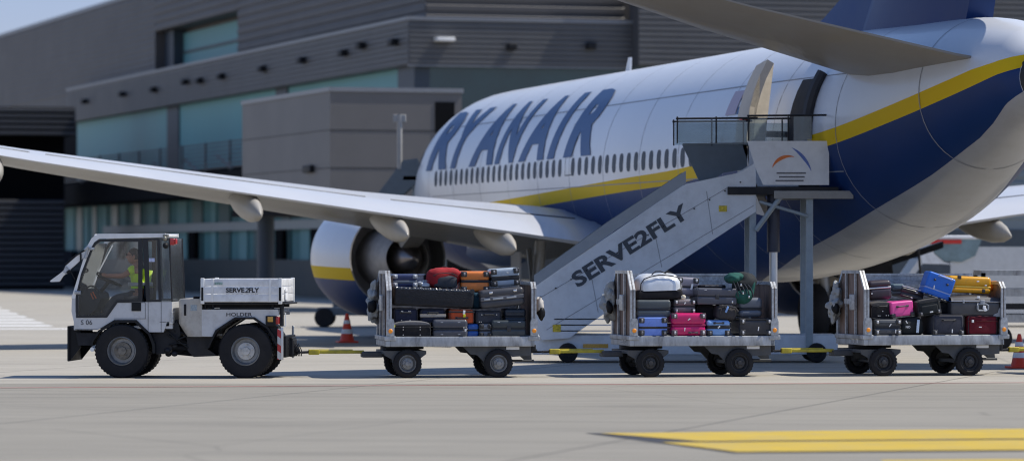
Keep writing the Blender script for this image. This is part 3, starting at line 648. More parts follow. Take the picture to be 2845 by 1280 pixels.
for j in range(16):
    for i in range(32):
        th = 2 * math.pi * i / 32; fr_ = max(0, -math.cos(th)); lo = -.15 + .75 * fr_ ** .5 if fr_ > 0 else -.35
        ph = R(90) - (R(90) - math.asin(max(-.9, min(.98, lo)))) * (1 - j / 15)
        ph = math.asin(max(-.9, min(.98, lo))) + (R(90) - math.asin(max(-.9, min(.98, lo)))) * j / 15
        p = head_v(th, ph) - hc; p *= 1.06 + .012 * noise.noise(p * 60); vs.append(hc + p)
m.add(vs, [(j * 32 + i, j * 32 + (i + 1) % 32, (j + 1) * 32 + (i + 1) % 32, (j + 1) * 32 + i) for j in range(15) for i in range(32)])
m.build('hair', mat('dark_hair', (.02, .016, .014), .75, var=.3, scale=60), hd, angle=80)
m = MB()
for sg in (-1, 1):
    m.rbox(-.112, -.098, .012 if sg > 0 else -.06, .06 if sg > 0 else -.012, .008, .04, .006, M=Matrix.Translation(hc))
    m.cyl(hc + Vector((-.1, .062 * sg, .028)), hc + Vector((.02, .08 * sg, .022)), .005, n=6)
m.cyl(hc + Vector((-.108, -.012, .03)), hc + Vector((-.108, .012, .03)), .003, n=6); m.build('glasses', black_m, hd)
def hand(w0, h0, sg):
    """gloved hand closed on the wheel rim: palm, four bent fingers and a thumb"""
    d = (h0 - w0).normalized(); up = Vector((0, 0, 1)); side = Vector((0, 1, 0)); k = MB()
    pts = [w0, w0 + d * .05, w0 + d * .085]; ed = [(0, 1), (1, 2)]; rad = [.034, .038, .034]
    for f in range(4):
        b = w0 + d * .085 + side * (-.03 + .02 * f) + up * .004; L_ = (.034, .04, .037, .028)[f]
        i = len(pts); pts += [b, b + d * L_ + up * .008, b + d * (L_ * 1.35) - up * .022, b + d * (L_ * .8) - up * .042]; ed += [(2, i), (i, i + 1), (i + 1, i + 2), (i + 2, i + 3)]; rad += [.012, .0105, .0095, .0085]
    b = w0 + d * .045 + side * sg * .03; i = len(pts); pts += [b, b + side * sg * .012 + d * .03 - up * .02, b + d * .055 - up * .036]; ed += [(1, i), (i, i + 1), (i + 1, i + 2)]; rad += [.015, .0125, .0105]
    return skin('glove', pts, ed, rad, mat('dark_glove', (.02, .02, .022), .8, var=.3, scale=30), D, 0, 1)
hand(wrL + (hdL - wrL) * .35, hdL + (hdL - wrL) * .3, 1); hand(wrR + (hdR - wrR) * .35, hdR + (hdR - wrR) * .3, -1)
m = MB(); m.blob(footL + Vector((-.06, 0, -.02)), (.15, .05, .05)); m.build('shoe', black_m, D)
m = MB(); m.blob(footR + Vector((-.06, 0, -.02)), (.15, .05, .05)); m.build('shoe', black_m, D)

# ------------------------------------------------------------------ baggage carts
ZB = .622; CW = 1.42; CL = 2.35
FR = [Frame((px_ - CX) * Y_ / F, Y_, R(a_)) for px_, Y_, a_ in ((1285, 58.7, 8), (1957.5, 59.1, 10), (2601, 59.7, 12.5), (3229, 60.5, 14))]
clothm = mat('grey_tarpaulin', (.36, .38, .38), .7, var=.25, scale=5, bump=.5, bscale=18, dirt=(.1, .1, .1), dirt_amt=.7)
rimc = mat('cart_rim_grey', (.24, .245, .25), .5, metal=.4, var=.25, dirt=(.05, .05, .05), dirt_amt=.6, dscale=14)
rimk = mat('cart_rim_black', (.03, .03, .033), .6, var=.3, dirt=(.06, .06, .06), dirt_amt=.4, dscale=14)
plate_m = mat('bogie_plate_paint', (.06, .065, .072), .6, metal=.1, var=.25, dirt=(.12, .11, .10), dirt_amt=.5, dscale=5)
def cart(fr, label, rim, i):
    t = thing('baggage_cart', label, 'baggage cart', fr.o, fr.yaw, 'open baggage carts towed in a train behind the tractor')
    h = CL / 2
    m = MB(); m.rbox(-h + .09, h - .09, 0, .04, ZB - .15, ZB, .008, 2); m.rbox(-h + .09, h - .09, CW - .04, CW, ZB - .15, ZB, .008, 2); m.box(-h + .1, h - .1, .04, CW - .04, ZB - .03, ZB - .004)
    for x in (-h, h - .17): m.rbox(x, x + .17, -.015, CW + .015, ZB - .06, ZB + .006, .008, 2); m.rbox(x + .02, x + .09, 0, CW, ZB - .15, ZB - .062, .008, 2)
    m.build('deck', galv2_m, t)
    m = MB(); m.cyl((-h + .34, CW / 2, ZB - .20), (-h + .34, CW / 2, ZB - .152), .33, n=32); m.cyl((-h + .34, CW / 2, ZB - .24), (-h + .34, CW / 2, ZB - .205), .25, n=32); m.box(h - .62, h - .1, .12, CW - .12, ZB - .22, ZB - .152); m.build('turntable', black_m, t)
    m = MB(); z = ZB - .15; P = [(h - 1.16, z), (h - .12, z), (h - .12, z - .14), (h - .40, z - .16), (h - .46, .34), (h - .56, .22), (h - .82, .22), (h - .94, .34), (h - 1.04, z - .12)]
    m.prism(P, .10, .125).prism(P, CW - .125, CW - .10); m.box(h - .71, h - .51, .12, CW - .12, .19, .24); m.prism([(h - .3, z - .1), (h - .06, z - .12), (h - .05, .25), (h - .16, .25)], .5, .54); m.cyl((h - .62, .05, .215), (h - .62, CW - .05, .215), .025)
    m.cyl((h - .6, .5, .24), (h - .02, .5, .24), .02); m.build('rear_axle_frame', plate_m, t)
    m = MB(); cx = -h + .34; zt = ZB - .215; P = [(cx - .33, zt), (cx + .30, zt), (cx + .30, .36), (cx + .22, .30), (cx + .2, .2), (cx - .2, .2), (cx - .22, .28), (cx - .33, .34)]
    m.prism(P, .10, .13).prism(P, CW - .13, CW - .10); m.box(cx - .33, cx + .30, .13, CW - .13, zt - .05, zt); m.cyl((cx, .05, .215), (cx, CW - .05, .215), .025); m.rbox(cx - .62, cx - .30, CW / 2 - .14, CW / 2 + .14, zt - .11, zt - .02, .02); m.build('steering_frame', plate_m, t)
    m = MB(); q = MB(); zy = .385
    m.rbox(cx - 1.36, cx - .58, CW / 2 - .035, CW / 2 + .035, zy - .03, zy + .02, .01); m.rbox(cx - 1.42, cx - 1.26, CW / 2 - .05, CW / 2 + .05, zy - .045, zy + .035, .012); db = m.build('drawbar', yellow_m, t)
    q.lathe([(.05, -.014), (.02, -.014), (.02, .014), (.05, .014), (.05, -.014)], (cx - 1.56, CW / 2, zy - .01), 'z', 20); q.cyl((cx - 1.53, CW / 2, zy - .01), (cx - 1.40, CW / 2, zy - .005), .02); q.build('tow_eye', dark_m, db)
    m = MB(); m.cyl((cx - 1.26, CW / 2, zy + .03), (cx - .75, CW / 2, zy + .028), .007); m.build('release_rod', yellow_m, db)
    for x, yw in ((cx + .01, 0), (h - .62, 0)):
        wheel(t, x, .215, .0 + .03, .215, .13, .128, True, .03, 6, rim, rim)
        wheel(t, x, .215, CW - .03, .215, .13, .128, False, .03, 6, rim, rim)
    # end boards of brown plywood in a zinc frame
    def board(x, x2, ht, ch, dz, name):
        z0, z1 = ZB - .03, ht; poly = [(0, z0), (0, z1 - dz), (ch, z1), (CW - ch, z1), (CW, z1 - dz), (CW, z0)]
        m = MB(); m.prism([(y, z) for y, z in poly], 0, .02, M=Matrix(((0, 1, 0, (x + x2) / 2 - .01), (1, 0, 0, 0), (0, 0, 1, 0), (0, 0, 0, 1)))); b = m.build(name, ply_m, t)
        m = MB(); pl = [(y, z) for y, z in poly]; w_ = .03
        def bar(a, c):
            m.cyl(((x + x2) / 2, a[0], a[1]), ((x + x2) / 2, c[0], c[1]), .001)
        xa, xb = min(x, x2) - .018, max(x, x2) + .018
        fl = .05
        inn = [(fl, z0), (fl, z1 - dz - .01), (ch + .02, z1 - fl), (CW - ch - .02, z1 - fl), (CW - fl, z1 - dz - .01), (CW - fl, z0)]
        M_ = Matrix(((0, 1, 0, 0), (1, 0, 0, 0), (0, 0, 1, 0), (0, 0, 0, 1)))
        for k in range(5):
            m.prism([pl[k], pl[k + 1], inn[k + 1], inn[k]], xa, xb, M=M_)
        if name == 'front_board':
            for y in (CW * .33, CW * .66): m.box(xa - .01, xa + .018, y - .03, y + .03, z0, z1 - fl)
            m.rbox(xa - .05, xa - .01, CW * .28, CW * .44, ZB + .38, ZB + .62, .01); m.box(xa - .03, xa - .01, CW * .44, CW * .66, ZB + .47, ZB + .55)
        m.build('board_frame', galv_m, b); return b
    board(-h + .05, -h + .09, 1.61, .26, .29, 'front_board')
    rbd = board(h - .11, h - .07, 1.44, .12, .10, 'rear_board')
    # back wall
    m = MB(); 
    for k in range(10): a = ZB + .0 + k * .0905; m.box(-h + .16, h - .16, CW - .035 + (.012 if k % 2 else 0), CW - .012, a, a + .088)
    m.box(-h + .12, h - .12, CW - .045, CW - .002, ZB + .905, ZB + .935); m.build('back_wall', galv_m, t)
    # lamp boxes
    for x, sg in ((-h + .03, -1), (h - .145, 1)):
        for y in (-.02, CW - .06):
            m = MB(); m.prism([(x, ZB + .006), (x, ZB + .215), (x + .02, ZB + .265), (x + .10, ZB + .265), (x + .115, ZB + .215), (x + .115, ZB + .006)], y, y + .08); lb = m.build('lamp_box', galv_m, t)
            if y < 0:
                m = MB(); m.lathe([(.0, -.045), (.022, -.043), (.032, -.032), (.034, -.018)], (x + .055, 0, ZB + .085), 'y', 24); m.build('side_lamp', amber_m, lb)
                m = MB(); m.lathe([(.042, -.018), (.042, -.028), (.034, -.030), (.034, -.02)], (x + .055, 0, ZB + .085), 'y', 24); m.build('lamp_ring', galv_m, lb)
    # bundled rain cover on the front board and strapped at the rear
    m = MB(); m.blob((-h - .04, CW * .93, ZB + .46), (.09, .17, .17), 1, .95, 7, 40, 28, seed=i * 3.1); m.blob((-h - .02, CW * .90, ZB + .66), (.06, .12, .14), 1, .95, 8, 36, 24, seed=i * 2 + 8); m.blob((-h - .03, CW * .97, ZB + .32), (.07, .12, .12), 1, .9, 8, 30, 20, seed=i + 4); m.build('rolled_cover', clothm, t, angle=50)
    m = MB(); m.blob((-h - .07, CW * .80, ZB + .42), (.06, .07, .10), 1, .5, 7, 20, 12, seed=i + 14); m.build('rolled_cover_strap', black_m, t, angle=70)
    if i == 0:
        m = MB(); m.blob((h + .03, .22, ZB + .47), (.06, .12, .14), 1, .5, 7, 22, 14, seed=3.3); m.build('strap_bundle', mat('pale_webbing', (.45, .43, .4), .8, var=.3, bump=.5), t, angle=70)
        m = MB(); m.blob((h + .04, .18, ZB + .34), (.06, .1, .1), 1, .5, 7, 22, 14, seed=5.3); m.build('strap_bundle', black_m, t, angle=70)
    m = MB(); m.rbox(h - .5, h - .30, .085, .1, ZB - .20, ZB - .155, .004); m.build('number_plate', tagw_m, t)
    m = MB(); m.rbox(h - .1, h - .03, .2, .3, ZB - .22, ZB - .13, .01); m.cyl((h - .1, CW / 2, ZB - .24), (h + .06, CW / 2, ZB - .24), .03); m.box(h - .18, h - .04, CW / 2 - .1, CW / 2 + .1, ZB - .3, ZB - .15); m.build('rear_hitch', dark_m, t)
    if i in (1, 2):
        m = MB(); 
        for k in range(2): m.rbox(-h + .02, -h + .03, CW * .2 + k * .2, CW * .3 + k * .2, ZB - .12, ZB - .05, .002)
        m.build('id_plate', tagw_m, t)
    return t
CA = [cart(FR[0], 'baggage cart directly behind the tractor, with a long black wrapped parcel on board', rimc, 0),
      cart(FR[1], 'middle baggage cart, loaded with a silver duffel and a magenta suitcase', rimk, 1),
      cart(FR[2], 'baggage cart behind the middle one, loaded with a blue case and a yellow case', rimk, 2),
      cart(FR[3], 'empty baggage cart at the tail of the train, only its yellow drawbar showing', rimk, 3)]
# ------------------------------------------------------------------ luggage
def bagm(name, c, rough=.5, kind='hard'):
    if kind == 'hard': return mat(name, c, rough, var=.12, scale=5, coat=.3, dirt=tuple(x * .62 + .03 for x in c), dirt_amt=.8, dscale=11, spec=.35)
    return mat(name, c, .85, var=.22, scale=14, bump=.35, bscale=150, dirt=tuple(x * .6 + .03 for x in c), dirt_amt=.5, dscale=6, spec=.3)
guard_m = mat('black_corner_plastic', (.03, .031, .034), .4, var=.2)
wheel_m = mat('case_wheel_grey', (.22, .22, .23), .35, var=.3, coat=.3)
zip_m = mat('dark_zipper_tape', (.025, .026, .03), .8, var=.3, scale=60)
steel_m = mat('polished_rivet', (.7, .7, .7), .25, metal=.9, var=.05)
usedsp = {}
def bag_thing(ci, rect, y0, name, label, cat, roll=0.0, yaw=0.0, group=None):
    fr = FR[ci]; x0, z0, x1, z1 = rect
    a = fr.at((x0 + x1) / 2, (z0 + z1) / 2, y0); k = F / 59.2
    W, H = (x1 - x0) / k, (z1 - z0) / k
    if roll:   # the rect is the outline of the tilted case: recover its own width and height
        c, s = math.cos(abs(R(roll))), math.sin(abs(R(roll))); den = c * c - s * s
        W, H = (W * c - H * s) / den, (H * c - W * s) / den
    Rm = Matrix.Rotation(fr.yaw + R(yaw), 4, 'Z') @ Matrix.Rotation(-R(roll), 4, 'Y')
    ctr = fr.w(a[0], y0, a[1]); org = ctr - (Rm @ Vector((0, 0, H / 2)))
    t = thing(name, label, cat, M=Matrix.Translation(org) @ Rm, group=group)
    return t, W, H
def add_tag(t, x, z, w_, h_, rot=0.0, y=-.012, m_=None, name='luggage_tag'):
    b = MB(); b.rbox(-w_ / 2, w_ / 2, -.002, .002, -h_ / 2, h_ / 2, .001, 1, M=Matrix.Translation((x, y, z)) @ Matrix.Rotation(R(rot), 4, 'Y')); b.build(name, m_ or tagw_m, t)
def handle(t, x, z, w_, y=-.03, hgt=.02, m_=None):
    b = MB(); b.tube([(x - w_ / 2, .0, z), (x - w_ / 2 + .01, y, z), (x + w_ / 2 - .01, y, z), (x + w_ / 2, .0, z)], .010, 8)
    b.rbox(x - w_ / 2 - .02, x - w_ / 2 + .02, -.008, .004, z - .016, z + .016, .004, 2); b.rbox(x + w_ / 2 - .02, x + w_ / 2 + .02, -.008, .004, z - .016, z + .016, .004, 2); b.build('handle', m_ or guard_m, t)
def wheels4(t, W, H, s=.055, top=True, bottom=True, wm=None, gm=None):
    for sx_ in (-1, 1):
        for tp in ((1,) if top else ()) + ((-1,) if bottom else ()):
            x = sx_ * (W / 2 - s * .62); z = H / 2 + tp * (H / 2 - s * .62)
            b = MB(); b.rbox(x - s * .6, x + s * .6, -.012, .06, z - s * .55, z + s * .55, .014, 2); g = b.build('wheel_housing', gm or guard_m, t)
            b = MB(); b.cyl((x - .011, -.036, z), (x + .011, -.036, z), .024, n=16); b.cyl((x - .015, -.036, z), (x + .015, -.036, z), .009, n=10); b.box(x - .015, x + .015, -.04, -.01, z + .004, z + .022); b.build('wheel', wm or wheel_m, g)
def spinner(ci, rect, y0, label, m_, roll=0, yaw=0, depth=.6, band=.5, gm=None, wm=None, tags=(), wh=(True, True), hand=None, name='suitcase', ridges=0, rr=.045, bandh=.02, bm_=None, locks=False):
    t, W, H = bag_thing(ci, rect, y0, name, label, 'suitcase', roll, yaw)
    b = MB(); zc = H * band; r = min(rr, H * .2)
    b.rbox(-W / 2, W / 2, 0, depth, zc + .001, H, r, 4); b.rbox(-W / 2, W / 2, 0, depth, 0, zc - .001, r, 4)
    if ridges:
        for k in range(ridges):
            z = H * (k + .7) / (ridges + .4)
            if abs(z - zc) > .03: b.rbox(-W / 2 + .03, W / 2 - .03, -.006, .01, z - .008, z + .008, .006, 2)
    b.build('shell', m_, t)
    b = MB(); b.rbox(-W / 2 + .006, W / 2 - .006, .006 - (.01 if bandh > .03 else 0), depth - .006, zc - max(bandh / 2, .014), zc + max(bandh / 2, .014), .01, 2); b.build('zipper_band', bm_ or zip_m, t)
    if wh[0] or wh[1]: wheels4(t, W, H, min(.075, H * .3), wh[0], wh[1], wm, gm)
    if hand: handle(t, hand[0] * W / 2, H * hand[1], hand[2], m_=gm)
    if locks:
        for s_ in (-1, 1): q = MB(); q.rbox(s_ * W * .3 - .02, s_ * W * .3 + .02, -.008, .004, H * .86, H * .86 + .008, .003, 1); q.build('latch', steel_m, t)
        q = MB(); q.rbox(-.03, .03, -.008, .004, zc - .04, zc + .03, .006, 2); q.build('combination_lock', guard_m, t)
    for tg in tags: add_tag(t, tg[0] * W / 2, tg[1] * H, tg[2], tg[3], tg[4])
    return t
def softcase(ci, rect, y0, label, m_, roll=0, yaw=0, depth=.55, dome=0.0, studs=(), hand=True, piping=True, tags=(), strap=None, topm=None, name='soft_suitcase', rr=.05, pocket=False, wh=(False, False), cat='suitcase'):
    t, W, H = bag_thing(ci, rect, y0, name, label, cat, roll, yaw)
    b = MB(); hb = H * (1 - dome)
    b.rbox(-W / 2, W / 2, 0, depth, 0, H if not dome else hb + .03, min(rr, H * .22), 4)
    for i, v in enumerate(b.v):      # cloth bulges a little
        u = 1 - (2 * v.x / W) ** 2; z_ = 1 - (2 * v.z / H - 1) ** 2
        b.v[i] = v + Vector((0, -.012 * max(0, u) * max(0, z_) if v.y < .02 else 0, .006 * noise.noise(v * 9 + Vector((rect[0], 0, 0)))))
    b.build('body', m_, t)
    if dome:
        b = MB(); rg = []
        for j in range(9):
            yy = depth * j / 8; e = .7 + .3 * abs(math.sin(math.pi * j / 8)) ** .5
            rg.append([(-W / 2 * .98 * math.cos(math.pi * k / 16), yy, hb + (H - hb) * e * (abs(math.sin(math.pi * k / 16)) ** .6)) for k in range(17)])
        b.loft(rg, closed=False, cap=True); b.build('lid', topm or m_, t)
    if piping:
        b = MB(); r = .03; zt = (H if not dome else hb) - .012; b.tube([(-W / 2 + r, -.004, .015), (W / 2 - r, -.004, .015), (W / 2 - .01, -.004, r + .01), (W / 2 - .01, -.004, zt - r), (W / 2 - r, -.004, zt), (-W / 2 + r, -.004, zt), (-W / 2 + .01, -.004, zt - r), (-W / 2 + .01, -.004, r + .01)], .0055, 6, closed=True); b.build('piping', zip_m, t)
    if pocket:
        b = MB(); b.rbox(-W * .36, W * .36, -.03, .02, H * .12, H * .62, .02, 3); b.build('pocket', m_, t)
    if studs:
        for sx_, sz_ in studs: b = MB(); b.cyl((sx_ * W / 2, -.022, sz_ * H), (sx_ * W / 2, -.004, sz_ * H), .0075, n=10); b.build('stud', steel_m, t)
    if hand: handle(t, 0, H * .72, W * .38, -.04)
    if strap: b = MB(); b.rbox(-W / 2 - .004, W / 2 + .004, -.020, depth, H * strap[0], H * strap[1], .004, 2); b.build('strap', strap[2], t)
    if wh[0] or wh[1]: wheels4(t, W, H, min(.07, H * .28), wh[0], wh[1])
    for tg in tags: add_tag(t, tg[0] * W / 2, tg[1] * H, tg[2], tg[3], tg[4], -.03)
    return t
navyh = bagm('navy_shell', (.016, .028, .10)); slate = bagm('slate_shell', (.055, .062, .082)); slate2 = bagm('dark_slate_shell', (.03, .042, .052)); blk = bagm('black_cloth', (.010, .010, .013), kind='soft')
char_ = bagm('charcoal_shell', (.04, .043, .052)); charc = bagm('charcoal_cloth', (.05, .047, .05), kind='soft'); navyc = bagm('navy_cloth', (.018, .022, .045), kind='soft'); plum = bagm('plum_black_shell', (.035, .026, .038))
wlight = mat('pale_wheel', (.55, .56, .58), .3, var=.15, coat=.3); glight = mat('pale_corner', (.35, .38, .42), .3, var=.2, coat=.3)
# --- cart one
spinner(0, (1091, 761, 1160, 798), .45, 'small navy hard-shell case with pale wheels on the black parcel of the first cart', navyh, band=.42, wm=wlight, gm=glight, bandh=.045, bm_=mat('grey_band', (.15, .17, .2), .5), depth=.5)
t, W, H = bag_thing(0, (1160, 781, 1200, 799), .5, 'toiletry_bag', 'small silver bag between the navy case and the red backpack on the first cart', 'bag')
b = MB(); b.blob((0, .1, H / 2), (W / 2, .11, H / 2), .7, .25, 9); b.build('pouch', mat('silver_cloth', (.5, .53, .56), .35, metal=.3, var=.2, bump=.3), t); b = MB(); b.tube([(-.06, .0, H * .8), (-.03, -.03, H * 1.1), (.03, -.03, H * 1.1), (.07, .0, H * .9)], .005, 6); b.build('loop', steel_m, t)
def backpack(ci, rect, y0, label, main, pocket_m, roll=0, seed=1.0, hiking=False):
    t, W, H = bag_thing(ci, rect, y0, 'backpack', label, 'backpack', roll)
    b = MB(); b.blob((0, .2, H * .5), (W / 2, .22, H * .52), .72, .16, 5, 36, 24, seed); b.build('body', main, t, angle=80)
    b = MB(); b.blob((.01 * W, .04, H * .33), (W * .36, .07, H * .32), .55, .06, 6, 28, 16, seed + 3); b.build('front_pocket', pocket_m, t, angle=80)
    b = MB(); b.tube([(-W * .36, -.01, H * .62), (-W * .2, -.035, H * .74), (0, -.04, H * .77), (W * .22, -.035, H * .73), (W * .37, -.0, H * .6)], .006, 6); b.build('zipper', zip_m, t)
    b = MB(); b.tube([(-W * .42, .2, H * .8), (-W * .56, .22, H * .6), (-W * .56, .2, H * .3), (-W * .42, .15, H * .1)], .022, 8); b.tube([(-.03, .2, H), (-.02, .2, H * 1.07), (.04, .2, H * 1.07), (.05, .2, H)], .009, 7); b.build('shoulder_strap', blk, t)
    return t, W, H
redc = bagm('red_nylon', (.30, .018, .022), kind='soft'); greyc = bagm('dark_grey_nylon', (.05, .055, .065), kind='soft')
backpack(0, (1190, 745, 1283, 801), .42, 'rounded red backpack with a dark grey front pocket lying on the black parcel', redc, greyc)
spinner(0, (1281, 753, 1360, 811), .40, 'bright orange hard-shell case with four black wheels on top of the first cart', bagm('orange_shell', (.72, .20, .035)), band=.52, depth=.5, bandh=.04, ridges=0)
spinner(0, (1363, 742, 1446, 797), .38, 'pale blue-grey split hard-shell case on top of the first cart beside the orange one', bagm('ice_blue_shell', (.33, .40, .48)), roll=4, band=.45, depth=.5, bandh=.07, tags=((.15, .75, .03, .012, 20),))
t, W, H = bag_thing(0, (1094, 796, 1318, 857), .12, 'wrapped_parcel', 'long black parcel wrapped in shiny plastic film, lying across the first cart', 'parcel', -2.5)
wrap = mat('black_stretch_film', (.012, .013, .017), .5, var=.4, scale=10, bump=.8, bscale=26, stretch=(1, 1, 2.2), coat=.0, spec=.3); film = mat('shiny_film_fold', (.03, .032, .036), .22, var=.4, scale=16, bump=1.0, bscale=40, coat=.6)
b = MB(); vs, fs = rbox_data(W / 2, .28, H / 2, .035, 3); b.add(vs, fs, Matrix.Translation((0, .28, H / 2))); b.build('parcel_body', wrap, t)
b = MB(); n_ = 120; rg = []
for j in range(7):
    a = R(90 * j / 6); rg.append([(-W / 2 + .03 + (W - .06) * i / n_, .03 - .032 * math.cos(a) , H - .03 + .032 * math.sin(a) + .014 * noise.fractal(Vector((i * .33, j * .4, 2)), 1, 2, 4)) for i in range(n_ + 1)])
rg.append([(-W / 2 + .03 + (W - .06) * i / n_, .5, H + .002 + .005 * noise.noise(Vector((i * .4, 3, 2)))) for i in range(n_ + 1)])
b.loft(rg, closed=False, cap=False); b.build('film_fold', film, t, angle=70)
b = MB(); b.cyl((W / 2 - .03, -.01, H * .93), (W / 2 - .03, .02, H * .93), .035, n=18); b.cyl((W / 2 - .03, -.02, H * .93), (W / 2 - .03, -.01, H * .93), .012, n=12); b.build('end_wheel', guard_m, t)
t = spinner(0, (1332, 795, 1460, 858), .10, 'large tilted charcoal case with a reflective strip, under the pale blue-grey case', bagm('charcoal_satin', (.05, .052, .062)), roll=5.5, depth=.62, band=.5, wh=(False, False), rr=.06, bandh=.06, bm_=mat('mid_grey_strap', (.10, .105, .12), .5))
W, H = .60, .27
for x0, x1 in ((-.28, -.19), (-.15, .01), (.06, .21)): b = MB(); b.rbox(x0, x1, -.016, -.006, H * .5 - .013, H * .5 + .013, .002, 1); b.build('reflective_strip', mat('reflective_grey', (.40, .42, .44), .35, metal=.3), t)
for x in (-.17, .20): b = MB(); b.rbox(x - .028, x + .028, -.02, .01, H * .78, H * .78 + .035, .01, 2); b.build('foot', steel_m, t)
softcase(0, (1312, 812, 1340, 858), .30, 'dark teal bag wedged between the black parcel and the charcoal case', bagm('teal_cloth', (.01, .045, .075), kind='soft'), depth=.4, hand=False, name='soft_bag', cat='bag', piping=False)
ST = ((-.35, .80), (-.25, .80), (.25, .80), (.35, .80), (-.35, .2), (.35, .2))
softcase(0, (1093, 856, 1161, 897), .14, 'dark navy studded case under the black parcel, above the low domed case', navyc, studs=ST, hand=True)
softcase(0, (1168, 857, 1238, 897), .14, 'navy case with a beige luggage strap, middle row of the first cart', navyc, strap=(.42, .62, mat('beige_strap', (.36, .33, .29), .8, var=.15)), hand=True)
t = softcase(0, (1248, 857, 1318, 901), .12, 'orange-red case with a white and yellow airline tag, middle row of the first cart', bagm('orange_red_cloth', (.50, .085, .03), kind='soft'), strap=(.74, .84, zip_m), rr=.06, hand=False)
handle(t, 0, .10, .16, -.03); add_tag(t, -.02 + .05, .185, .034, .06, 6, -.035); add_tag(t, .035, .135, .034, .045, 3, -.036, mat('yellow_tag', (.72, .66, .02), .5))
softcase(0, (1322, 863, 1394, 901), .13, 'dark grey rounded case with silver studs, middle row of the first cart', bagm('graphite_cloth', (.045, .05, .065), kind='soft'), studs=((-.55, .72), (-.3, .72), (.35, .72), (.6, .72), (-.75, .2), (-.6, .2), (.7, .25), (.85, .25)), rr=.08, hand=True)
spinner(0, (1402, 857, 1462, 893), .18, 'blue-black case under the tilted charcoal case, above the dark green-grey one', bagm('midnight_shell', (.018, .028, .045)), wh=(False, False), band=.35, ridges=2, depth=.5, tags=())
t = softcase(0, (1093, 889, 1197, 937), .03, 'low black case with a domed grey lid and a yellow tag on the first cart', blk, dome=.34, topm=bagm('grey_lid_cloth', (.13, .13, .14), kind='soft'), studs=((-.48, .60), (-.48, .46), (-.48, .16), (.42, .60), (.42, .46), (.42, .16)), hand=False, rr=.02)
add_tag(t, -.27, .17, .022, .035, 10, -.02, mat('yellow_tag', (.72, .66, .02), .5)); b = MB(); b.tube([(-.28, -.01, .19), (-.29, -.01, .23), (-.30, .0, .26)], .005, 5); b.build('tag_loop', mat('yellow_tag', (.72, .66, .02), .5), t)
t = spinner(0, (1203, 887, 1300, 936), .03, 'slate blue hard-shell case lying on its side, bottom row of the first cart', slate, band=.47, wh=(False, False), depth=.6, bandh=.015, locks=False, rr=.05)
for s_ in (-1, 1):
    for zz in (.84, .16): b = MB(); b.rbox(s_ * .13 - .02, s_ * .13 + .02, -.006, .004, .265 * zz - .004, .265 * zz + .004, .003, 1); b.build('latch', steel_m, t)
b = MB(); b.tube([(.19, -.01, .15), (.24, -.03, .16), (.25, -.03, .12), (.21, -.02, .1), (.2, -.02, .14)], .007, 6); b.build('key_ring', steel_m, t); add_tag(t, .225, .105, .02, .04, 15, -.04)
spinner(0, (1297, 899, 1331, 936), .10, 'bright blue case peeping out behind the slate case on the first cart', bagm('bright_blue_shell', (.01, .08, .34)), wh=(False, False), band=.52, depth=.5)
spinner(0, (1331, 899, 1368, 936), .08, 'small dark case with steel-blue trim around its wheels, bottom row of the first cart', bagm('steel_trim_shell', (.12, .14, .18)), wh=(True, True), band=.5, depth=.5, wm=guard_m)
spinner(0, (1366, 889, 1462, 935), .03, 'dark green-grey hard-shell case at the rear end of the bottom row on the first cart', slate2, band=.5, wh=(False, False), depth=.6, locks=True, rr=.04, ridges=0)
# --- cart two
t, W, H = bag_thing(1, (1765, 757, 1904, 834), .15, 'duffel_bag', 'big silver duffel bag with a black base on top of the middle cart', 'duffel bag', 1.5)
b = MB(); rg = []; hb = H * .34; NU = 26
for i in range(33):
    u = i / 32; x = -W / 2 + W * u; e = (1 - abs(2 * u - 1) ** 5) ** .5; e = max(e, .35)
    rg.append([Vector((x, .26 - .27 * e * (abs(math.cos(math.pi * k / NU)) ** .75) * (1 if k < NU / 2 else -1), hb + (H - hb) * e * (abs(math.sin(math.pi * k / NU)) ** .55) )) + Vector((0, -1, .4)) * (.02 * noise.fractal(Vector((u * 6.5, k * .33, 1.5)), 1, 2, 4)) * math.sin(math.pi * k / NU) for k in range(NU + 1)])
b.loft(rg, closed=False, cap=True); silver = mat('silver_tarpaulin', (.68, .71, .74), .3, metal=.25, var=.08, bump=.35, bscale=9); b.build('silver_cover', silver, t, angle=80)
b = MB(); b.rbox(-W / 2 + .005, W / 2 - .02, .0, .52, 0, hb + .02, .05, 4); b.build('base', blk, t)
b = MB()
for pts in ([(-.42, .33), (-.40, .62), (-.33, .80), (-.2, .88), (0, .94), (.2, .9), (.36, .84), (.42, .68), (.43, .36)], ): b.tube([(x * W, -.012 - .0 + .06 * max(0, z_ - .6) , z_ * H) for x, z_ in pts], .009, 7)
b.tube([(-.14 * W, .1, H * .96), (-.06 * W, .1, H * 1.07), (.04 * W, .1, H * 1.07), (.16 * W, .1, H * .98)], .009, 7); b.build('carry_strap', zip_m, t)
spinner(1, (1878, 768, 1944, 824), .42, 'pale lilac hard-shell case standing behind the silver duffel on the middle cart', bagm('lilac_grey_shell', (.24, .23, .28)), roll=-3, band=.48, depth=.45, wh=(True, False), wm=wlight, tags=((.35, .5, .03, .09, 12),))
t = thing('ball', 'cream ball resting between the silver duffel and the small taupe case', 'ball', FR[1].w(*(lambda a: (a[0], .06, a[1]))(FR[1].at(1899, 825, .06)))); b = MB(); b.blob((0, 0, 0), (.036, .036, .036), nu=20, nv=14); b.build('ball_skin', mat('cream_felt', (.55, .50, .38), .8, var=.1), t)
b = MB(); b.tube([Vector((math.cos(a) * .0362, math.sin(a) * .03, .02 * math.cos(2 * a))).normalized() * .0362 for a in [2 * math.pi * k / 24 for k in range(24)]], .002, 5, closed=True); b.build('seam', tagw_m, t)
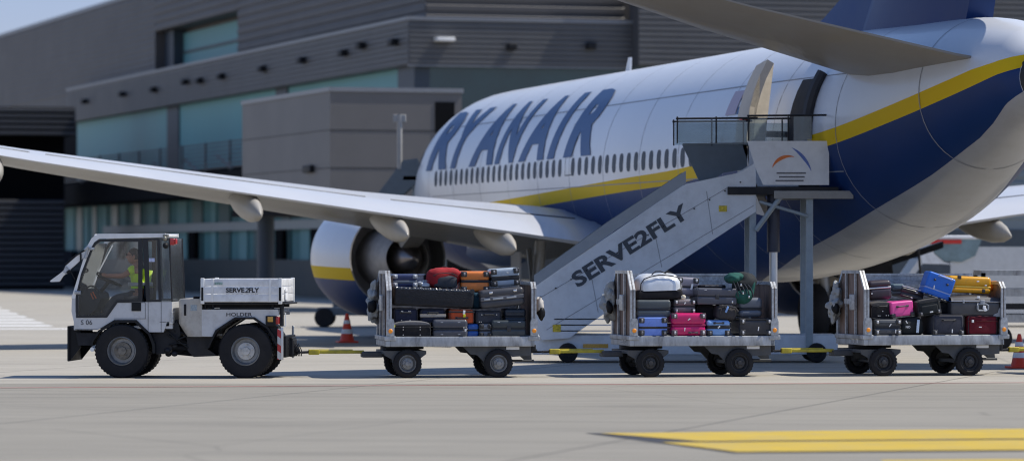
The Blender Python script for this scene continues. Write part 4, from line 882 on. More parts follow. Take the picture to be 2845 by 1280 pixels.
spinner(1, (1767, 832, 1866, 881), .12, 'dark green-grey split case under the silver duffel', bagm('green_slate_shell', (.06, .075, .085)), band=.45, wh=(False, False), depth=.6, bandh=.03)
spinner(1, (1871, 832, 1934, 870), .14, 'small taupe hard-shell case standing on the magenta case', bagm('taupe_shell', (.14, .12, .135)), band=.52, depth=.45, wm=wlight, tags=((0, .74, .018, .035, 35), (.2, 1.0, .1, .012, 0)))
spinner(1, (1774, 881, 1855, 932), .03, 'periwinkle blue hard-shell case beside the magenta suitcase on the middle cart', bagm('periwinkle_shell', (.15, .26, .70)), band=.44, depth=.6, bandh=.04, rr=.02)
spinner(1, (1865, 869, 1963, 932), .02, 'large glossy magenta suitcase in the bottom row of the middle cart', bagm('magenta_shell', (.55, .012, .13), .25), band=.46, depth=.65, gm=mat('pink_grey_guard', (.10, .06, .08), .4), wm=wlight, tags=((0, .72, .016, .045, 55), (-.25, .28, .014, .05, 5)), rr=.06, bm_=bagm('magenta_zip', (.35, .01, .09)), hand=(.25, .14, .11))
spinner(1, (1964, 889, 2030, 932), .04, 'light blue cabin case with a black middle strap, bottom row of the middle cart', bagm('sky_blue_shell', (.20, .38, .72)), band=.56, depth=.5, bandh=.055, wh=(False, True), hand=(0, .82, .13), tags=((0, .56, .02, .045, 50),))
spinner(1, (1936, 799, 2050, 847), .12, 'wide slate grey hard-shell case near the green backpack on the middle cart', bagm('slate_grey_shell', (.075, .08, .105)), roll=-1, band=.5, wh=(False, False), depth=.6, locks=True, rr=.03)
t, W, H = bag_thing(1, (1943, 791, 2018, 801), .35, 'laptop_bag', 'flat black bag with a white beaded zip lying on the wide slate case', 'bag')
b = MB(); b.rbox(-W / 2, W / 2, 0, .35, 0, H, .02, 3); b.build('body', blk, t); b = MB()
for k in range(15): b.rbox(-W * .3 + k * W * .045, -W * .3 + k * W * .045 + .008, -.006, .004, H * .7, H * .7 + .008, .002, 1)
b.build('beaded_zip', tagw_m, t)
grn = bagm('bottle_green_nylon', (.015, .085, .07), kind='soft'); blkn = bagm('black_nylon', (.02, .024, .026), kind='soft')
t, W, H = bag_thing(1, (2014, 755, 2102, 846), .12, 'hiking_backpack', 'bottle green and black hiking backpack slumped on top of the middle cart', 'backpack', 0)
b = MB(); b.blob((.02, .2, H * .52), (W * .36, .2, H * .46), .8, .28, 4, 40, 26, 2.0, M=Matrix.Rotation(R(14), 4, 'Y')); b.build('body', blkn, t, angle=80)
b = MB(); b.blob((-W * .06, .15, H * .84), (W * .29, .2, H * .17), .9, .3, 5, 36, 22, 4.0, M=Matrix.Rotation(R(-6), 4, 'Y')); b.build('top_lid', grn, t, angle=80)
b = MB(); b.blob((W * .16, .08, H * .24), (W * .30, .12, H * .24), .8, .25, 5, 30, 18, 6.0, M=Matrix.Rotation(R(-14), 4, 'Y')); b.build('bottom_pocket', grn, t, angle=80)
b = MB(); b.blob((W * .30, .08, H * .52), (W * .11, .10, H * .30), .8, .25, 5, 24, 16, 7.0, M=Matrix.Rotation(R(8), 4, 'Y')); b.build('side_pocket', grn, t, angle=80)
b = MB()
for k in range(5): x = -W * .25 + W * .12 * k; b.tube([(x, -.02, H * (.72 - .03 * k)), (x + .03, -.05, H * .52), (x + .06, -.05, H * .38), (x + .08, -.02, H * .22)], .008, 6)
b.tube([(W * .45, .1, H * .55), (W * .6, .08, H * .62), (W * .72, .08, H * .7)], .006, 5); b.build('webbing_strap', greyc, t)
b = MB()
for x, z_ in ((-.3, .08), (.24, .24), (-.02, .6), (.05, .35)): b.rbox(x * W - .012, x * W + .012, -.07, -.05, z_ * H - .018, z_ * H + .018, .006, 2)
b.build('buckle', steel_m, t, islands=True)
t, W, H = bag_thing(1, (1988, 843, 2054, 894), .06, 'soft_bag', 'slumped charcoal cloth bag with a blue airline tag on the middle cart', 'bag', -9)
b = MB(); b.blob((0, .2, H * .5), (W / 2, .22, H / 2), .55, .14, 6, 40, 26, 3.0); b.build('body', charc, t, angle=80)
b = MB(); b.tube([(-W * .42, -.0, H * .85), (-W * .1, -.03, H * .93), (W * .3, -.03, H * .9), (W * .48, .0, H * .7)], .016, 7); b.tube([(-W * .3, -.03, H * .2), (-W * .36, -.035, H * .5), (-W * .3, -.02, H * .85)], .008, 6); b.build('handle', charc, t)
add_tag(t, -W * .08, H * .72, .03, .10, 14, -.05, mat('blue_tag', (.22, .38, .72), .5))
spinner(1, (2052, 826, 2120, 881), .16, 'grey-blue hard-shell case under the green backpack on the middle cart', bagm('grey_blue_shell', (.11, .13, .17)), band=.42, wh=(False, False), depth=.5, bandh=.02, rr=.06)
spinner(1, (2054, 884, 2146, 932), .02, 'large black case with silver corner wheels in the bottom row of the middle cart', bagm('matt_black_shell', (.032, .032, .038), .6), band=.94, depth=.62, wm=wlight, tags=((.15, .4, .016, .06, 8),), bandh=.01)
softcase(1, (1934, 846, 1990, 889), .30, 'plain black bag in the dark gap behind the charcoal cloth bag', blk, depth=.4, hand=False, name='soft_bag', cat='bag')
# --- cart three
spinner(2, (2411, 776, 2482, 835), .35, 'plum-black case with a thin chrome line and a rounded corner on the third cart', plum, roll=4, band=.62, wh=(False, False), depth=.5, rr=.07, bandh=.012, bm_=steel_m, tags=((-.8, .35, .02, .02, 0),))
spinner(2, (2478, 788, 2514, 816), .80, 'dusty teal hard case behind the black ribbed case on the third cart', bagm('dusty_teal_shell', (.09, .14, .17)), wh=(False, False), band=.4, depth=.4)
t = spinner(2, (2498, 796, 2572, 838), .34, 'black ribbed case with a white top edge, leaning against the cobalt case', bagm('gloss_black_shell', (.02, .018, .022), .3), roll=-14, band=.5, wh=(False, False), depth=.45, ridges=5, rr=.025, tags=((.3, .78, .035, .014, 0), (0, .1, .03, .014, 0)))
b = MB(); b.rbox(-.19, .12, -.008, .004, .155, .165, .003, 1); b.build('edge_trim', tagw_m, t)
t = spinner(2, (2562, 751, 2658, 838), .22, 'cobalt blue case tipped on its corner with two black feet, top of the third cart', bagm('cobalt_shell', (.015, .15, .62)), roll=-19, yaw=-8, band=.30, wh=(False, False), depth=.45, rr=.03, bandh=.012, bm_=bagm('pale_blue_trim', (.3, .4, .7)), tags=((-.35, .38, .016, .06, -10), (.35, .97, .05, .016, 0)))
for x, z_ in ((-.28, .80), (.30, .76)): b = MB(); b.blob((x * .36, -.02, z_ * .31), (.020, .02, .020), nu=14, nv=10); b.build('foot', guard_m, t)
b = MB()
for x in (-.7, -.35, .3, .65): b.cyl((x * .2, -.014, .012), (x * .2, .0, .012), .007, n=8)
b.rbox(-.2, .2, -.01, .02, -.03, .004, .01, 2); b.build('base_trim', guard_m, t); handle(t, .05, .33, .2, -.02, m_=bagm('pale_blue_trim', (.3, .4, .7)))
t = spinner(2, (2630, 764, 2760, 817), .24, 'yellow oval hard-shell case with black straps on top of the third cart', bagm('yellow_shell', (.70, .33, .006), .3), roll=-2.5, band=.38, wh=(False, False), depth=.5, rr=.075, bandh=.012, bm_=bagm('bright_yellow_trim', (.85, .55, .08)), tags=((.35, .72, .04, .018, -5), (.72, .5, .035, .018, -5)))
for x, z_ in ((-.5, .84), (.66, .06)): b = MB(); b.rbox(x * .34 - .024, x * .34 + .024, -.012, .1, z_ * .25, z_ * .25 + .055, .006, 2); b.build('clasp', guard_m, t)
softcase(2, (2752, 780, 2774, 806), .45, 'small orange cloth bag squeezed beside the yellow case', bagm('orange_cloth', (.5, .15, .02), kind='soft'), depth=.3, hand=False, piping=False, name='soft_bag', cat='bag')
t, W, H = bag_thing(2, (2638, 815, 2786, 880), .06, 'vintage_suitcase', 'large charcoal old-style suitcase with a chrome rim under the yellow case', 'suitcase', -1)
b = MB(); b.rbox(-W / 2, W / 2, 0, .6, 0, H * .66, .04, 4); vc = bagm('charcoal_leatherette', (.055, .055, .062), .45); b.build('shell', vc, t)
b = MB(); rg = []
for j in range(9):
    a = math.pi * j / 8; rg.append([(-W / 2 + W * i / 20, .3 - .3 * math.cos(a), H * .67 + (H * .30) * (abs(math.sin(a)) ** .5) * (.72 + .28 * math.sin(math.pi * i / 20))) for i in range(21)])
b.loft(rg, closed=False, cap=True); b.build('lid', vc, t, angle=80)
b = MB(); b.rbox(-W / 2 - .004, W / 2 + .004, -.008, .605, H * .655, H * .685, .006, 2); b.build('metal_rim', chrome_m, t)
grip = mat('grey_grip', (.28, .30, .33), .4, var=.15)
b = MB(); b.tube([(.02, -.005, H * .56), (.01, -.04, H * .5), (.01, -.045, H * .32), (.03, -.045, H * .27), (.15, -.045, H * .27), (.18, -.045, H * .34), (.18, -.045, H * .5), (.15, -.03, H * .56)], .014, 8, closed=True); b.rbox(.06, .13, -.03, .002, H * .54, H * .74, .008, 2); b.build('handle', grip, t)
b = MB(); b.rbox(-.22, -.19, -.012, .002, H * .58, H * .74, .004, 2); b.build('latch', grip, t)
b = MB(); b.prism([(W / 2 - .14, .0), (W / 2 + .004, .0), (W / 2 + .004, .14), (W / 2 - .03, .13), (W / 2 - .05, .06), (W / 2 - .10, .04)], -.008, .05); b.build('corner_guard', grip, t); add_tag(t, .11, H * .42, .045, .05, 10, -.065); add_tag(t, .125, H * .32, .045, .05, -25, -.066); add_tag(t, .04, H * .86, .045, .035, 0, .01)
softcase(2, (2418, 836, 2485, 887), .12, 'black case with a studded handle beside the pink case on the third cart', blk, dome=.24, topm=bagm('grey_black_cloth', (.07, .068, .068), kind='soft'), studs=((0, .45), (-.4, .2), (-.25, .2), (.3, .22), (.5, .22)), rr=.03)
t, W, H = bag_thing(2, (2470, 833, 2545, 881), .10, 'pink_case', 'hot pink case with a black handle, middle row of the third cart', 'suitcase', 5, 10)
b = MB(); b.rbox(-W / 2, W / 2, 0, .42, 0, H, .03, 4); b.build('shell', bagm('hot_pink_shell', (.70, .07, .32), .4), t); handle(t, -.0, H * .66, W * .45, -.03)
for s_ in (-1, 1): b = MB(); b.rbox(s_ * W * .42 - .035, s_ * W * .42 + .035, -.015, .07, -.01, .05, .012, 2); b.build('wheel_housing', guard_m, t)
softcase(2, (2545, 824, 2618, 881), .06, 'tilted black cloth suitcase leaning on the pink case of the third cart', blkn, roll=9, yaw=-6, depth=.5, dome=.15, topm=bagm('grey_black_cloth', (.07, .068, .068), kind='soft'), tags=((.1, .2, .05, .02, 0),), hand=False, wh=(False, True), pocket=True)
spinner(2, (2427, 886, 2507, 931), .02, 'dark slate hard-shell case with pale wheels in the bottom row of the third cart', bagm('blue_slate_shell', (.04, .048, .062)), band=.5, depth=.5, tags=((.15, .62, .014, .05, 38), (.55, .25, .014, .055, 4)), ridges=3, wm=wlight)
t, W, H = bag_thing(2, (2500, 879, 2574, 932), .08, 'duffel_bag', 'black duffel bag with white lettering and a long airline tag on the third cart', 'duffel bag')
b = MB(); b.blob((0, .22, H * .48), (W / 2, .22, H * .5), .6, .12, 5, 36, 22, 5.0); b.build('body', blkn, t, angle=80)
text_mesh('lettering', 'NO', .035, tagw_m, t, .02, fn=lambda x, y, z, w, W=W, H=H: (-W * .30 + x, -.013, H * .40 + y)); add_tag(t, .07, H * .5, .042, .20, 5, -.022, mat('blue_white_tag', (.52, .62, .75), .5, var=.35, scale=70)); add_tag(t, -W * .27, H * .72, .014, .05, -30, -.015)
softcase(2, (2588, 872, 2682, 931), .03, 'large navy-grey suitcase in the middle of the bottom row on the third cart', bagm('navy_grey_cloth', (.042, .045, .062), kind='soft'), depth=.6, rr=.06, hand=True, tags=((.2, .2, .016, .055, 2),), pocket=False, wh=(False, True))
softcase(2, (2686, 876, 2774, 931), .03, 'burgundy suitcase in the bottom row of the third cart', bagm('burgundy_cloth', (.13, .008, .018), kind='soft'), depth=.55, rr=.05, hand=False, strap=(.70, .74, bagm('dark_burgundy', (.07, .005, .01), kind='soft')), tags=((-.7, .72, .035, .04, 0), (-.2, .42, .045, .014, 3)))
softcase(2, (2606, 838, 2646, 876), .25, 'black bag in the gap beside the charcoal old-style suitcase', blk, depth=.4, hand=False, name='soft_bag', cat='bag')
# ------------------------------------------------------------------ airliner
PH = R(13.6); NX, NY = -1.33, 92.4; KS = 1.11
AIR = Matrix.Translation((NX * KS, NY * KS, CH * (1 - KS))) @ Matrix.Rotation(PH - R(90), 4, 'Z') @ Matrix.Diagonal((.985 * KS, KS, KS, 1))
A = thing('airliner', 'white passenger jet with a yellow stripe and dark blue belly, parked beside the terminal', 'airliner', M=AIR)
def pm(name, c, **k): return mat(name, c, k.pop('rough', .33), coat=k.pop('coat', .2), var=k.pop('var', .03), scale=k.pop('scale', .8), dscale=k.pop('dscale', .9), **k)
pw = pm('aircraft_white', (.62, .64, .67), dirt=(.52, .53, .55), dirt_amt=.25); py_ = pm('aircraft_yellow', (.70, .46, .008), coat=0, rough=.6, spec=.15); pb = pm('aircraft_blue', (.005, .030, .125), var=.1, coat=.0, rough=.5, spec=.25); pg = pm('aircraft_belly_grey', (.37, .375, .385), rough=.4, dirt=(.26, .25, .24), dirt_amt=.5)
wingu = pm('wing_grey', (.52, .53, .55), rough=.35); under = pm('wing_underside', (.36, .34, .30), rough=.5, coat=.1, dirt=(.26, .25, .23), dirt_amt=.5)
# x, top, bottom, half width
FS = [(0, 2.86, 2.62, .06), (.25, 3.2, 2.3, .45), (.8, 3.52, 2.0, .86), (1.5, 3.88, 1.76, 1.2), (2.2, 4.30, 1.6, 1.45), (2.9, 4.82, 1.5, 1.62), (3.6, 5.12, 1.44, 1.74), (4.6, 5.32, 1.39, 1.83), (6, 5.44, 1.36, 1.88), (9, 5.46, 1.35, 1.88), (13, 5.46, 1.35, 1.88), (17, 5.46, 1.35, 1.88), (21, 5.46, 1.35, 1.88), (24, 5.46, 1.36, 1.88), (26, 5.46, 1.38, 1.88), (28, 5.46, 1.48, 1.86), (30, 5.46, 1.66, 1.8), (32, 5.44, 1.94, 1.68), (34, 5.4, 2.38, 1.47), (36, 5.36, 3.03, 1.15), (37.2, 5.26, 3.5, .85), (38.1, 5.08, 3.82, .58), (38.5, 4.78, 3.96, .40)]
def interp(tab, x, k=1):
    if x <= tab[0][0]: return tab[0][k]
    for a, b in zip(tab, tab[1:]):
        if x <= b[0]:
            u = (x - a[0]) / (b[0] - a[0]); i = tab.index(a); p0 = tab[max(i - 1, 0)]; p3 = tab[min(i + 2, len(tab) - 1)]
            d = b[0] - a[0]; m0 = (b[k] - p0[k]) / max(1e-6, b[0] - p0[0]) * d; m1 = (p3[k] - a[k]) / max(1e-6, p3[0] - a[0]) * d
            return (2 * u**3 - 3 * u**2 + 1) * a[k] + (u**3 - 2 * u**2 + u) * m0 + (-2 * u**3 + 3 * u**2) * b[k] + (u**3 - u**2) * m1
    return tab[-1][k]
SZ = [(0, 2.3), (5, 2.5), (10, 2.65), (17, 2.84), (22, 2.98), (26, 3.08), (29, 3.25), (31, 3.36), (33.3, 3.53), (35.7, 3.89), (37.2, 4.2), (38.1, 4.42), (38.5, 4.5)]
GZ = [(0, 0), (24, 1.3), (26, 1.42), (28, 1.62), (30, 1.91), (31.9, 2.21), (34, 2.65), (35.5, 3.04), (36.6, 3.40), (37.4, 3.70), (38.1, 4.02), (38.5, 4.16)]
def sect(x): return interp(FS, x, 1), interp(FS, x, 2), interp(FS, x, 3)
def side(x, z, off=.0):
    t_, b_, h_ = sect(x); zc, rz = (t_ + b_) / 2, (t_ - b_) / 2; s_ = max(-.999, min(.999, (z - zc) / rz)); c_ = math.sqrt(1 - s_ * s_)
    nrm = Vector((c_ / h_, s_ / rz)).normalized()
    return Vector((x, -(h_ * c_ + nrm.x * off), z + nrm.y * off))
xs = sorted(set([.0, .1, .25, .5, .8, 1.1, 1.5, 1.9, 2.2, 2.6, 2.9, 3.3, 3.6, 4.1, 4.6, 5.3, 6] + [7 + i for i in range(17)] + [24 + .5 * i for i in range(29)] + [38.1, 38.3, 38.5]))
rings = []; NB, NM, NT = 6, 9, 14; mis = None
for x in xs:
    t_, b_, h_ = sect(x); zc, rz = (t_ + b_) / 2, (t_ - b_) / 2
    A_ = lambda z: math.asin(max(-1, min(1, (z - zc) / rz)))
    ag = A_(interp(GZ, x)) if x > 23.4 else -math.pi / 2; a1 = A_(interp(SZ, x)); a2 = A_(interp(SZ, x) + (.24 if x < 37.8 else .20))
    ag = max(-math.pi / 2, min(ag, a1 - .02))
    an = [-math.pi / 2 + (ag + math.pi / 2) * i / NB for i in range(NB)] + [ag + (a1 - ag) * i / NM for i in range(NM)] + [a1] + [a2 + (math.pi / 2 - a2) * i / NT for i in range(NT + 1)]
    L_ = [Vector((x, -h_ * math.cos(a), zc + rz * math.sin(a))) for a in an]; rings.append(L_ + [Vector((v.x, -v.y, v.z)) for v in L_[-2:0:-1]])
    if mis is None:
        side_m = [3] * NB + [2] * NM + [1] + [0] * NT; mis = side_m + side_m[::-1]
m = MB(); m.loft(rings, mis=mis); fus = m.build('fuselage', [pw, py_, pb, pg], A, angle=60)
letb = pm('title_blue', (.048, .105, .23), coat=.0, rough=.5, spec=.25)
def wrap_txt(parent, s_, x0, x1, z0, h_, m_, bold, shear=0.0, cuts=10, off=.012):
    return text_mesh('lettering', s_, h_, m_, parent, bold, 1, shear, cuts=cuts, fn=lambda x, y, z, w: side(x0 + x / w * (x1 - x0), z0 + y, off))
for ch, (xa, xb) in zip('RYANAIR', ((5.2, 7.4), (7.5, 9.5), (9.6, 11.8), (12.0, 14.0), (14.1, 16.2), (16.5, 17.5), (17.8, 19.9))):
    wrap_txt(fus, ch, xa, xb, 3.70, 1.28, letb, .05, .22)
winm = mat('cabin_window_glass', (.075, .09, .11), .55, spec=.12)  # base grey stands in for sky reflected in the panes
def patch(x0, x1, z0, z1, m_, name, off=.01, parent=fus, n=4, rnd=0.0, sgn=1):
    b = MB(); g = []
    for j in range(n + 1):
        row = []
        for i in range(n + 1):
            u, v = i / n * 2 - 1, j / n * 2 - 1
            if rnd: k = 1 / max(1e-6, (abs(u) ** 3 + abs(v) ** 3) ** (1 / 3)) * max(abs(u), abs(v)) if (u or v) else 1; u, v = u * (1 + (k - 1) * rnd), v * (1 + (k - 1) * rnd)
            p = side((x0 + x1) / 2 + u * (x1 - x0) / 2, (z0 + z1) / 2 + v * (z1 - z0) / 2, off); p.y *= sgn; row.append(p)
        g.append(row)
    b.loft(g, cap=False, closed=False); return b.build(name, m_, parent, angle=80)
for i in range(48):
    x = 6.4 + i * .508
    if abs(x - 18.2) < .3: continue
    patch(x - .125, x + .125, 3.34, 3.68, winm, 'cabin_window', off=.004, rnd=1.0)
for x0, x1, z0, z1 in ((2.05, 2.75, 3.72, 4.12), (2.85, 3.35, 3.78, 4.22), (3.45, 3.85, 3.82, 4.2)): patch(x0, x1, z0, z1, winm, 'cockpit_window', rnd=.6)
def outline(x0, x1, z0, z1, name, m_=None, w_=.02):
    for a in ((x0, x0 + w_, z0, z1), (x1 - w_, x1, z0, z1), (x0, x1, z0, z0 + w_), (x0, x1, z1 - w_, z1)): yield a
seam_m = mat('panel_gap', (.10, .11, .12), .6)
b = MB()
for a in outline(18.0, 18.55, 3.35, 4.35, ''):
    g = [[side(a[0] + (a[1] - a[0]) * i, a[2] + (a[3] - a[2]) * j / 6, .008) for i in (0, 1)] for j in range(7)]; b.loft(g, cap=False, closed=False)
b.build('overwing_exit', seam_m, fus)
# forward and aft doors, both swung open against the side
darkin = mat('dark_cabin_interior', (.02, .022, .026), .8)
DX0, DX1 = 31.7, 32.5
for (dx0, dx1) in ((DX0, DX1),):
    z0 = 2.74; b = MB(); g = [[side(dx0 + (dx1 - dx0) * i, z0 + 1.86 * j / 10, .012) for i in (0, 1)] for j in range(11)]; b.loft(g, cap=False, closed=False); b.build('door_opening', darkin, fus)
    b = MB(); g = []
    for off in (.40, .52):
        g.append([side(dx0 - .98 + .0 * j, z0 + .02 + 1.84 * j / 10, off) for j in range(11)] + [side(dx0 - .12, z0 + .02 + 1.84 * j / 10, off + .12) for j in range(10, -1, -1)])
    b.loft(g); dr = b.build('door', mat('door_inner_beige', (.42, .39, .35), .5), fus)
    b = MB(); p = side(dx0 - .35, z0 + 1.15, .62); b.box(p.x - .18, p.x + .18, p.y - .02, p.y + .01, p.z - .02, p.z + .03); b.build('warning_strap', mat('warning_red', (.62, .03, .02), .5), dr)
    b = MB(); p = side(dx0 - .2, z0 + .9, .2); b.cyl(side(dx0 + .02, z0 + 1.0, 0), side(dx0 - .4, z0 + 1.0, .42), .05); b.build('door_hinge', dark_m, dr)
# dark tube added to draw the dark seam of the open aft doorway
b = MB(); b.tube([side(DX1 + .10, 3.65 + 1.0 * j / 10, .06) for j in range(11)], .09, 8); b.build('door_edge', mat('doorway_seam_dark', (.03, .03, .034), .6), fus)
# wings
FOIL = [(0, 0), (.012, .022), (.05, .045), (.15, .068), (.3, .075), (.5, .066), (.70, .040), (.74, .038), (.88, .010), (1.0, -.022), (1.0, -.030), (.86, -.024), (.72, -.020), (.5, -.045), (.3, -.055), (.12, -.045), (.03, -.022)]
def wing_ring(sp, le, ch, z, tk, sg, foil=FOIL): return [Vector((le + ch * a, sg * sp, z + ch * b * tk)) for a, b in foil]
WS = [(1.2, 13.0, 8.7, 2.08, 1.0), (1.88, 13.3, 8.3, 2.18, 1.0), (3.6, 14.35, 7.0, 2.40, .95), (5.9, 15.7, 5.45, 2.69, .92), (9, 17.35, 4.35, 3.08, .9), (12.5, 19.2, 3.1, 3.54, .9), (15.5, 20.75, 2.15, 3.98, .9), (17.0, 21.55, 1.62, 4.22, .9)]
for sg in (-1, 1):
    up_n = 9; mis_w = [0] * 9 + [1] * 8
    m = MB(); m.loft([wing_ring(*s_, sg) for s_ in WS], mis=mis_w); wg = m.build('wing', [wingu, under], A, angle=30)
    m = MB(); W17 = WS[-1]; m.loft([wing_ring(*W17, sg), wing_ring(17.3, 21.9, 1.35, 4.5, .8, sg), wing_ring(17.55, 22.9, .75, 6.4, .8, sg)]); m.build('winglet', pb, wg, angle=30)
    # flap and spoiler gaps
    m = MB()
    for (s0, s1) in ((2.0, 5.6), (6.1, 12.2), (12.5, 15.8)):
        for fr_ in (.715,):
            pts = []
            for k in range(9):
                sp = s0 + (s1 - s0) * k / 8; le = interp(WS, sp, 1); ch = interp(WS, sp, 2); z = interp(WS, sp, 3); tk = interp(WS, sp, 4); pts.append((le + ch * fr_, sg * sp, z + ch * tk * .0405))
            m.tube(pts, .016, 5)
    m.build('flap_gap', seam_m, wg)
    for sp, ln in ((3.8, 3.2), (5.75, 3.2), (8.5, 3.0), (13.2, 2.2)):
        le = interp(WS, sp, 1); ch = interp(WS, sp, 2); z = interp(WS, sp, 3); te = le + ch
        Mf = Matrix.Translation((te - ln * .30, sg * sp, z - .26)) @ Matrix.Rotation(R(8), 4, 'Y'); m = MB(); m.lathe([(0, -ln / 2), (.10, -ln * .47), (.17, -ln * .38), (.21, -ln * .2), (.22, 0), (.20, ln * .2), (.13, ln * .38), (.03, ln / 2), (0, ln / 2 + .02)], (0, 0, 0), 'x', 20); m.v = [Vector((v.x, v.y * .85, v.z * 1.25)) for v in m.v]; m.v = [Mf @ v for v in m.v]; m.build('flap_track_fairing', under, wg, angle=80)
    # engine
    ey, ez = sg * 4.47, 1.78
    prof = [(.84, 11.3), (.95, 11.24), (1.06, 11.3), (1.17, 11.6), (1.24, 12.1), (1.25, 12.7), (1.19, 13.4), (1.08, 14.2), (.97, 14.75)]
    NA = 64; rg = []; mi = []
    def ezc(r_, x): return ez - .03 * max(0, 13 - x)
    for r_, x in prof:
        zs_ = 1.50 - .02 * (x - 12) ; a1 = math.asin(max(-1, min(1, (zs_ - .13 - ez) / r_))); a2 = math.asin(max(-1, min(1, (zs_ + .13 - ez) / r_)))
        an = [-math.pi / 2 + (a1 + math.pi / 2) * k / 12 for k in range(13)] + [a2 + (math.pi / 2 - a2) * k / 18 for k in range(19)]
        L_ = [Vector((x, ey - r_ * math.cos(a), ez + r_ * math.sin(a) * (1 if a > 0 else .95))) for a in an]; rg.append(L_ + [Vector((v.x, 2 * ey - v.y, v.z)) for v in L_[-2:0:-1]])
    ms = [2] * 12 + [1] + [0] * 18; m = MB(); m.loft(rg, cap=False, mis=ms + ms[::-1]); en = m.build('engine_nacelle', [pw, py_, pb], A, angle=60)
    m = MB(); m.lathe([(.97, 14.75), (.94, 14.74), (.92, 13.6), (.60, 13.6)], (0, ey, ez), 'x', 48); m.build('fan_duct', mat('fan_duct_grey', (.42, .41, .40), .6), en)
    m = MB(); m.lathe([(.62, 13.6), (.64, 14.4), (.56, 15.1), (.42, 15.65), (.40, 15.6), (.44, 15.0), (.30, 14.9)], (0, ey, ez), 'x', 40); m.build('core_nozzle', mat('core_metal', (.40, .38, .36), .55, metal=.3, var=.15), en)
    m = MB(); m.lathe([(.29, 14.9), (.28, 15.5), (.18, 15.95), (.03, 16.3), (0, 16.3)], (0, ey, ez), 'x', 28); m.build('exhaust_cone', mat('exhaust_cone_metal', (.22, .20, .20), .35, metal=.8, var=.2), en)
    m = MB(); m.lathe([(.88, 11.35), (.86, 12.0), (0, 12.0)], (0, ey, ez), 'x', 40); m.lathe([(.28, 11.98), (.15, 11.7), (0, 11.6)], (0, ey, ez), 'x', 20); m.build('fan', dark_m, en)
    m = MB(); m.prism([(12.1, ez + .95), (12.6, ez + 1.22), (15.8, 2.5), (17.2, 2.32), (15.9, 1.98), (14.9, ez + .52), (13.6, ez + .6)], ey - .17, ey + .17); m.build('pylon', under, A)
    # main gear
    gy = sg * 2.86; gx = 19.6
    m = MB(); m.cyl((gx, gy, .74), (gx - .05, gy - sg * .12, 2.1), .11, n=16); m.cyl((gx, gy - .45, .74), (gx, gy + .45, .74), .08); m.cyl((gx, gy, 1.1), (gx - .1, gy - sg * 1.2, 1.9), .06); m.cyl((gx, gy, .9), (gx - .5, gy, 1.95), .05); g_ = m.build('landing_gear', mat('gear_strut_grey', (.38, .38, .37), .4, metal=.3, dirt=(.1, .1, .1)), A)
    m = MB(); m.box(gx - .35, gx + .35, gy + sg * .35, gy + sg * .38, .95, 1.9); m.build('gear_door', pg, g_)
    for dy in (-.43, .10):
        m = MB(); m.lathe([(.25, .02), (.30, 0), (.5, .0), (.56, .08), (.565, .16), (.56, .25), (.5, .33), (.30, .33), (.25, .31), (0, .25)], (gx, gy + dy, .74), 'y', 36); wl = m.build('wheel', tyre_m, g_)
        m = MB(); m.lathe([(.25, .0), (.2, .05), (.08, .03), (0, .03)], (gx, gy + dy, .74), 'y', 24); m.lathe([(.25, .33), (.2, .28), (.08, .30), (0, .30)], (gx, gy + dy, .74), 'y', 24); m.build('hub', rimc, wl)
# nose gear
m = MB(); m.cyl((4.1, 0, .52), (4.0, 0, 1.7), .08); m.cyl((4.1, -.3, .52), (4.1, .3, .52), .05); g_ = m.build('nose_gear', mat('gear_strut_grey', (.38, .38, .37)), A)
for dy in (-.3, .12):
    m = MB(); m.lathe([(0, .02), (.16, .02), (.2, 0), (.32, 0), (.345, .05), (.345, .13), (.32, .18), (.2, .18), (.16, .16), (0, .16)], (4.1, dy, .52), 'y', 28); m.build('wheel', tyre_m, g_)
# wing-body fairing with a blue oval
m = MB(); rg = []
for k in range(21):
    x = 6.2 + 16.6 * k / 20; e = math.sin(math.pi * min(1, max(0, (k + .6) / 21.2))) ** .3
    rg.append([Vector((x, 2.08 * e * math.cos(a) * (1 if abs(math.cos(a)) < 1 else 1), 2.2 + (1.12 * e + .0) * math.sin(a))) for a in [math.pi + math.pi * j / 20 for j in range(21)]])
m.loft(rg, closed=False, cap=False); fa = m.build('wing_fairing', pg, A, angle=80)
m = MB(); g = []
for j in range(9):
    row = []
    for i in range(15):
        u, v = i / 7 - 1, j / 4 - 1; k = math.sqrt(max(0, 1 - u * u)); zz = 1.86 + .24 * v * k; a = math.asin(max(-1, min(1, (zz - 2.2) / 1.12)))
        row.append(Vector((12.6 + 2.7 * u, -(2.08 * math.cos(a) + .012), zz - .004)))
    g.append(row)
m.loft(g, closed=False, cap=False); m.build('blue_oval', pm('oval_blue', (.02, .055, .14), coat=0, rough=.5), fa, angle=80)
# skin joints: hoops round the body and one long lap line each side
m = MB()
for x in [5.6 + 2.54 * k for k in range(12)] + [36.2]:
    for sg in (-1, 1):
        g = [[(lambda v: Vector((v.x, v.y * (-sg), v.z)))(side(x + d_, sect(x)[1] + (sect(x)[0] - sect(x)[1]) * (.5 - .5 * math.cos(math.pi * (j + .5) / 25)), .003)) for d_ in (0, .018)] for j in range(25)]; m.loft(g, closed=False, cap=False)
for zl in (4.62, 3.12):
    g = [[side(6 + .5 * k, zl + d_, .003) for d_ in (0, .016)] for k in range(56)]; m.loft(g, closed=False, cap=False)
m.build('panel_line', mat('panel_line_grey', (.26, .27, .29), .6), fus, angle=80)
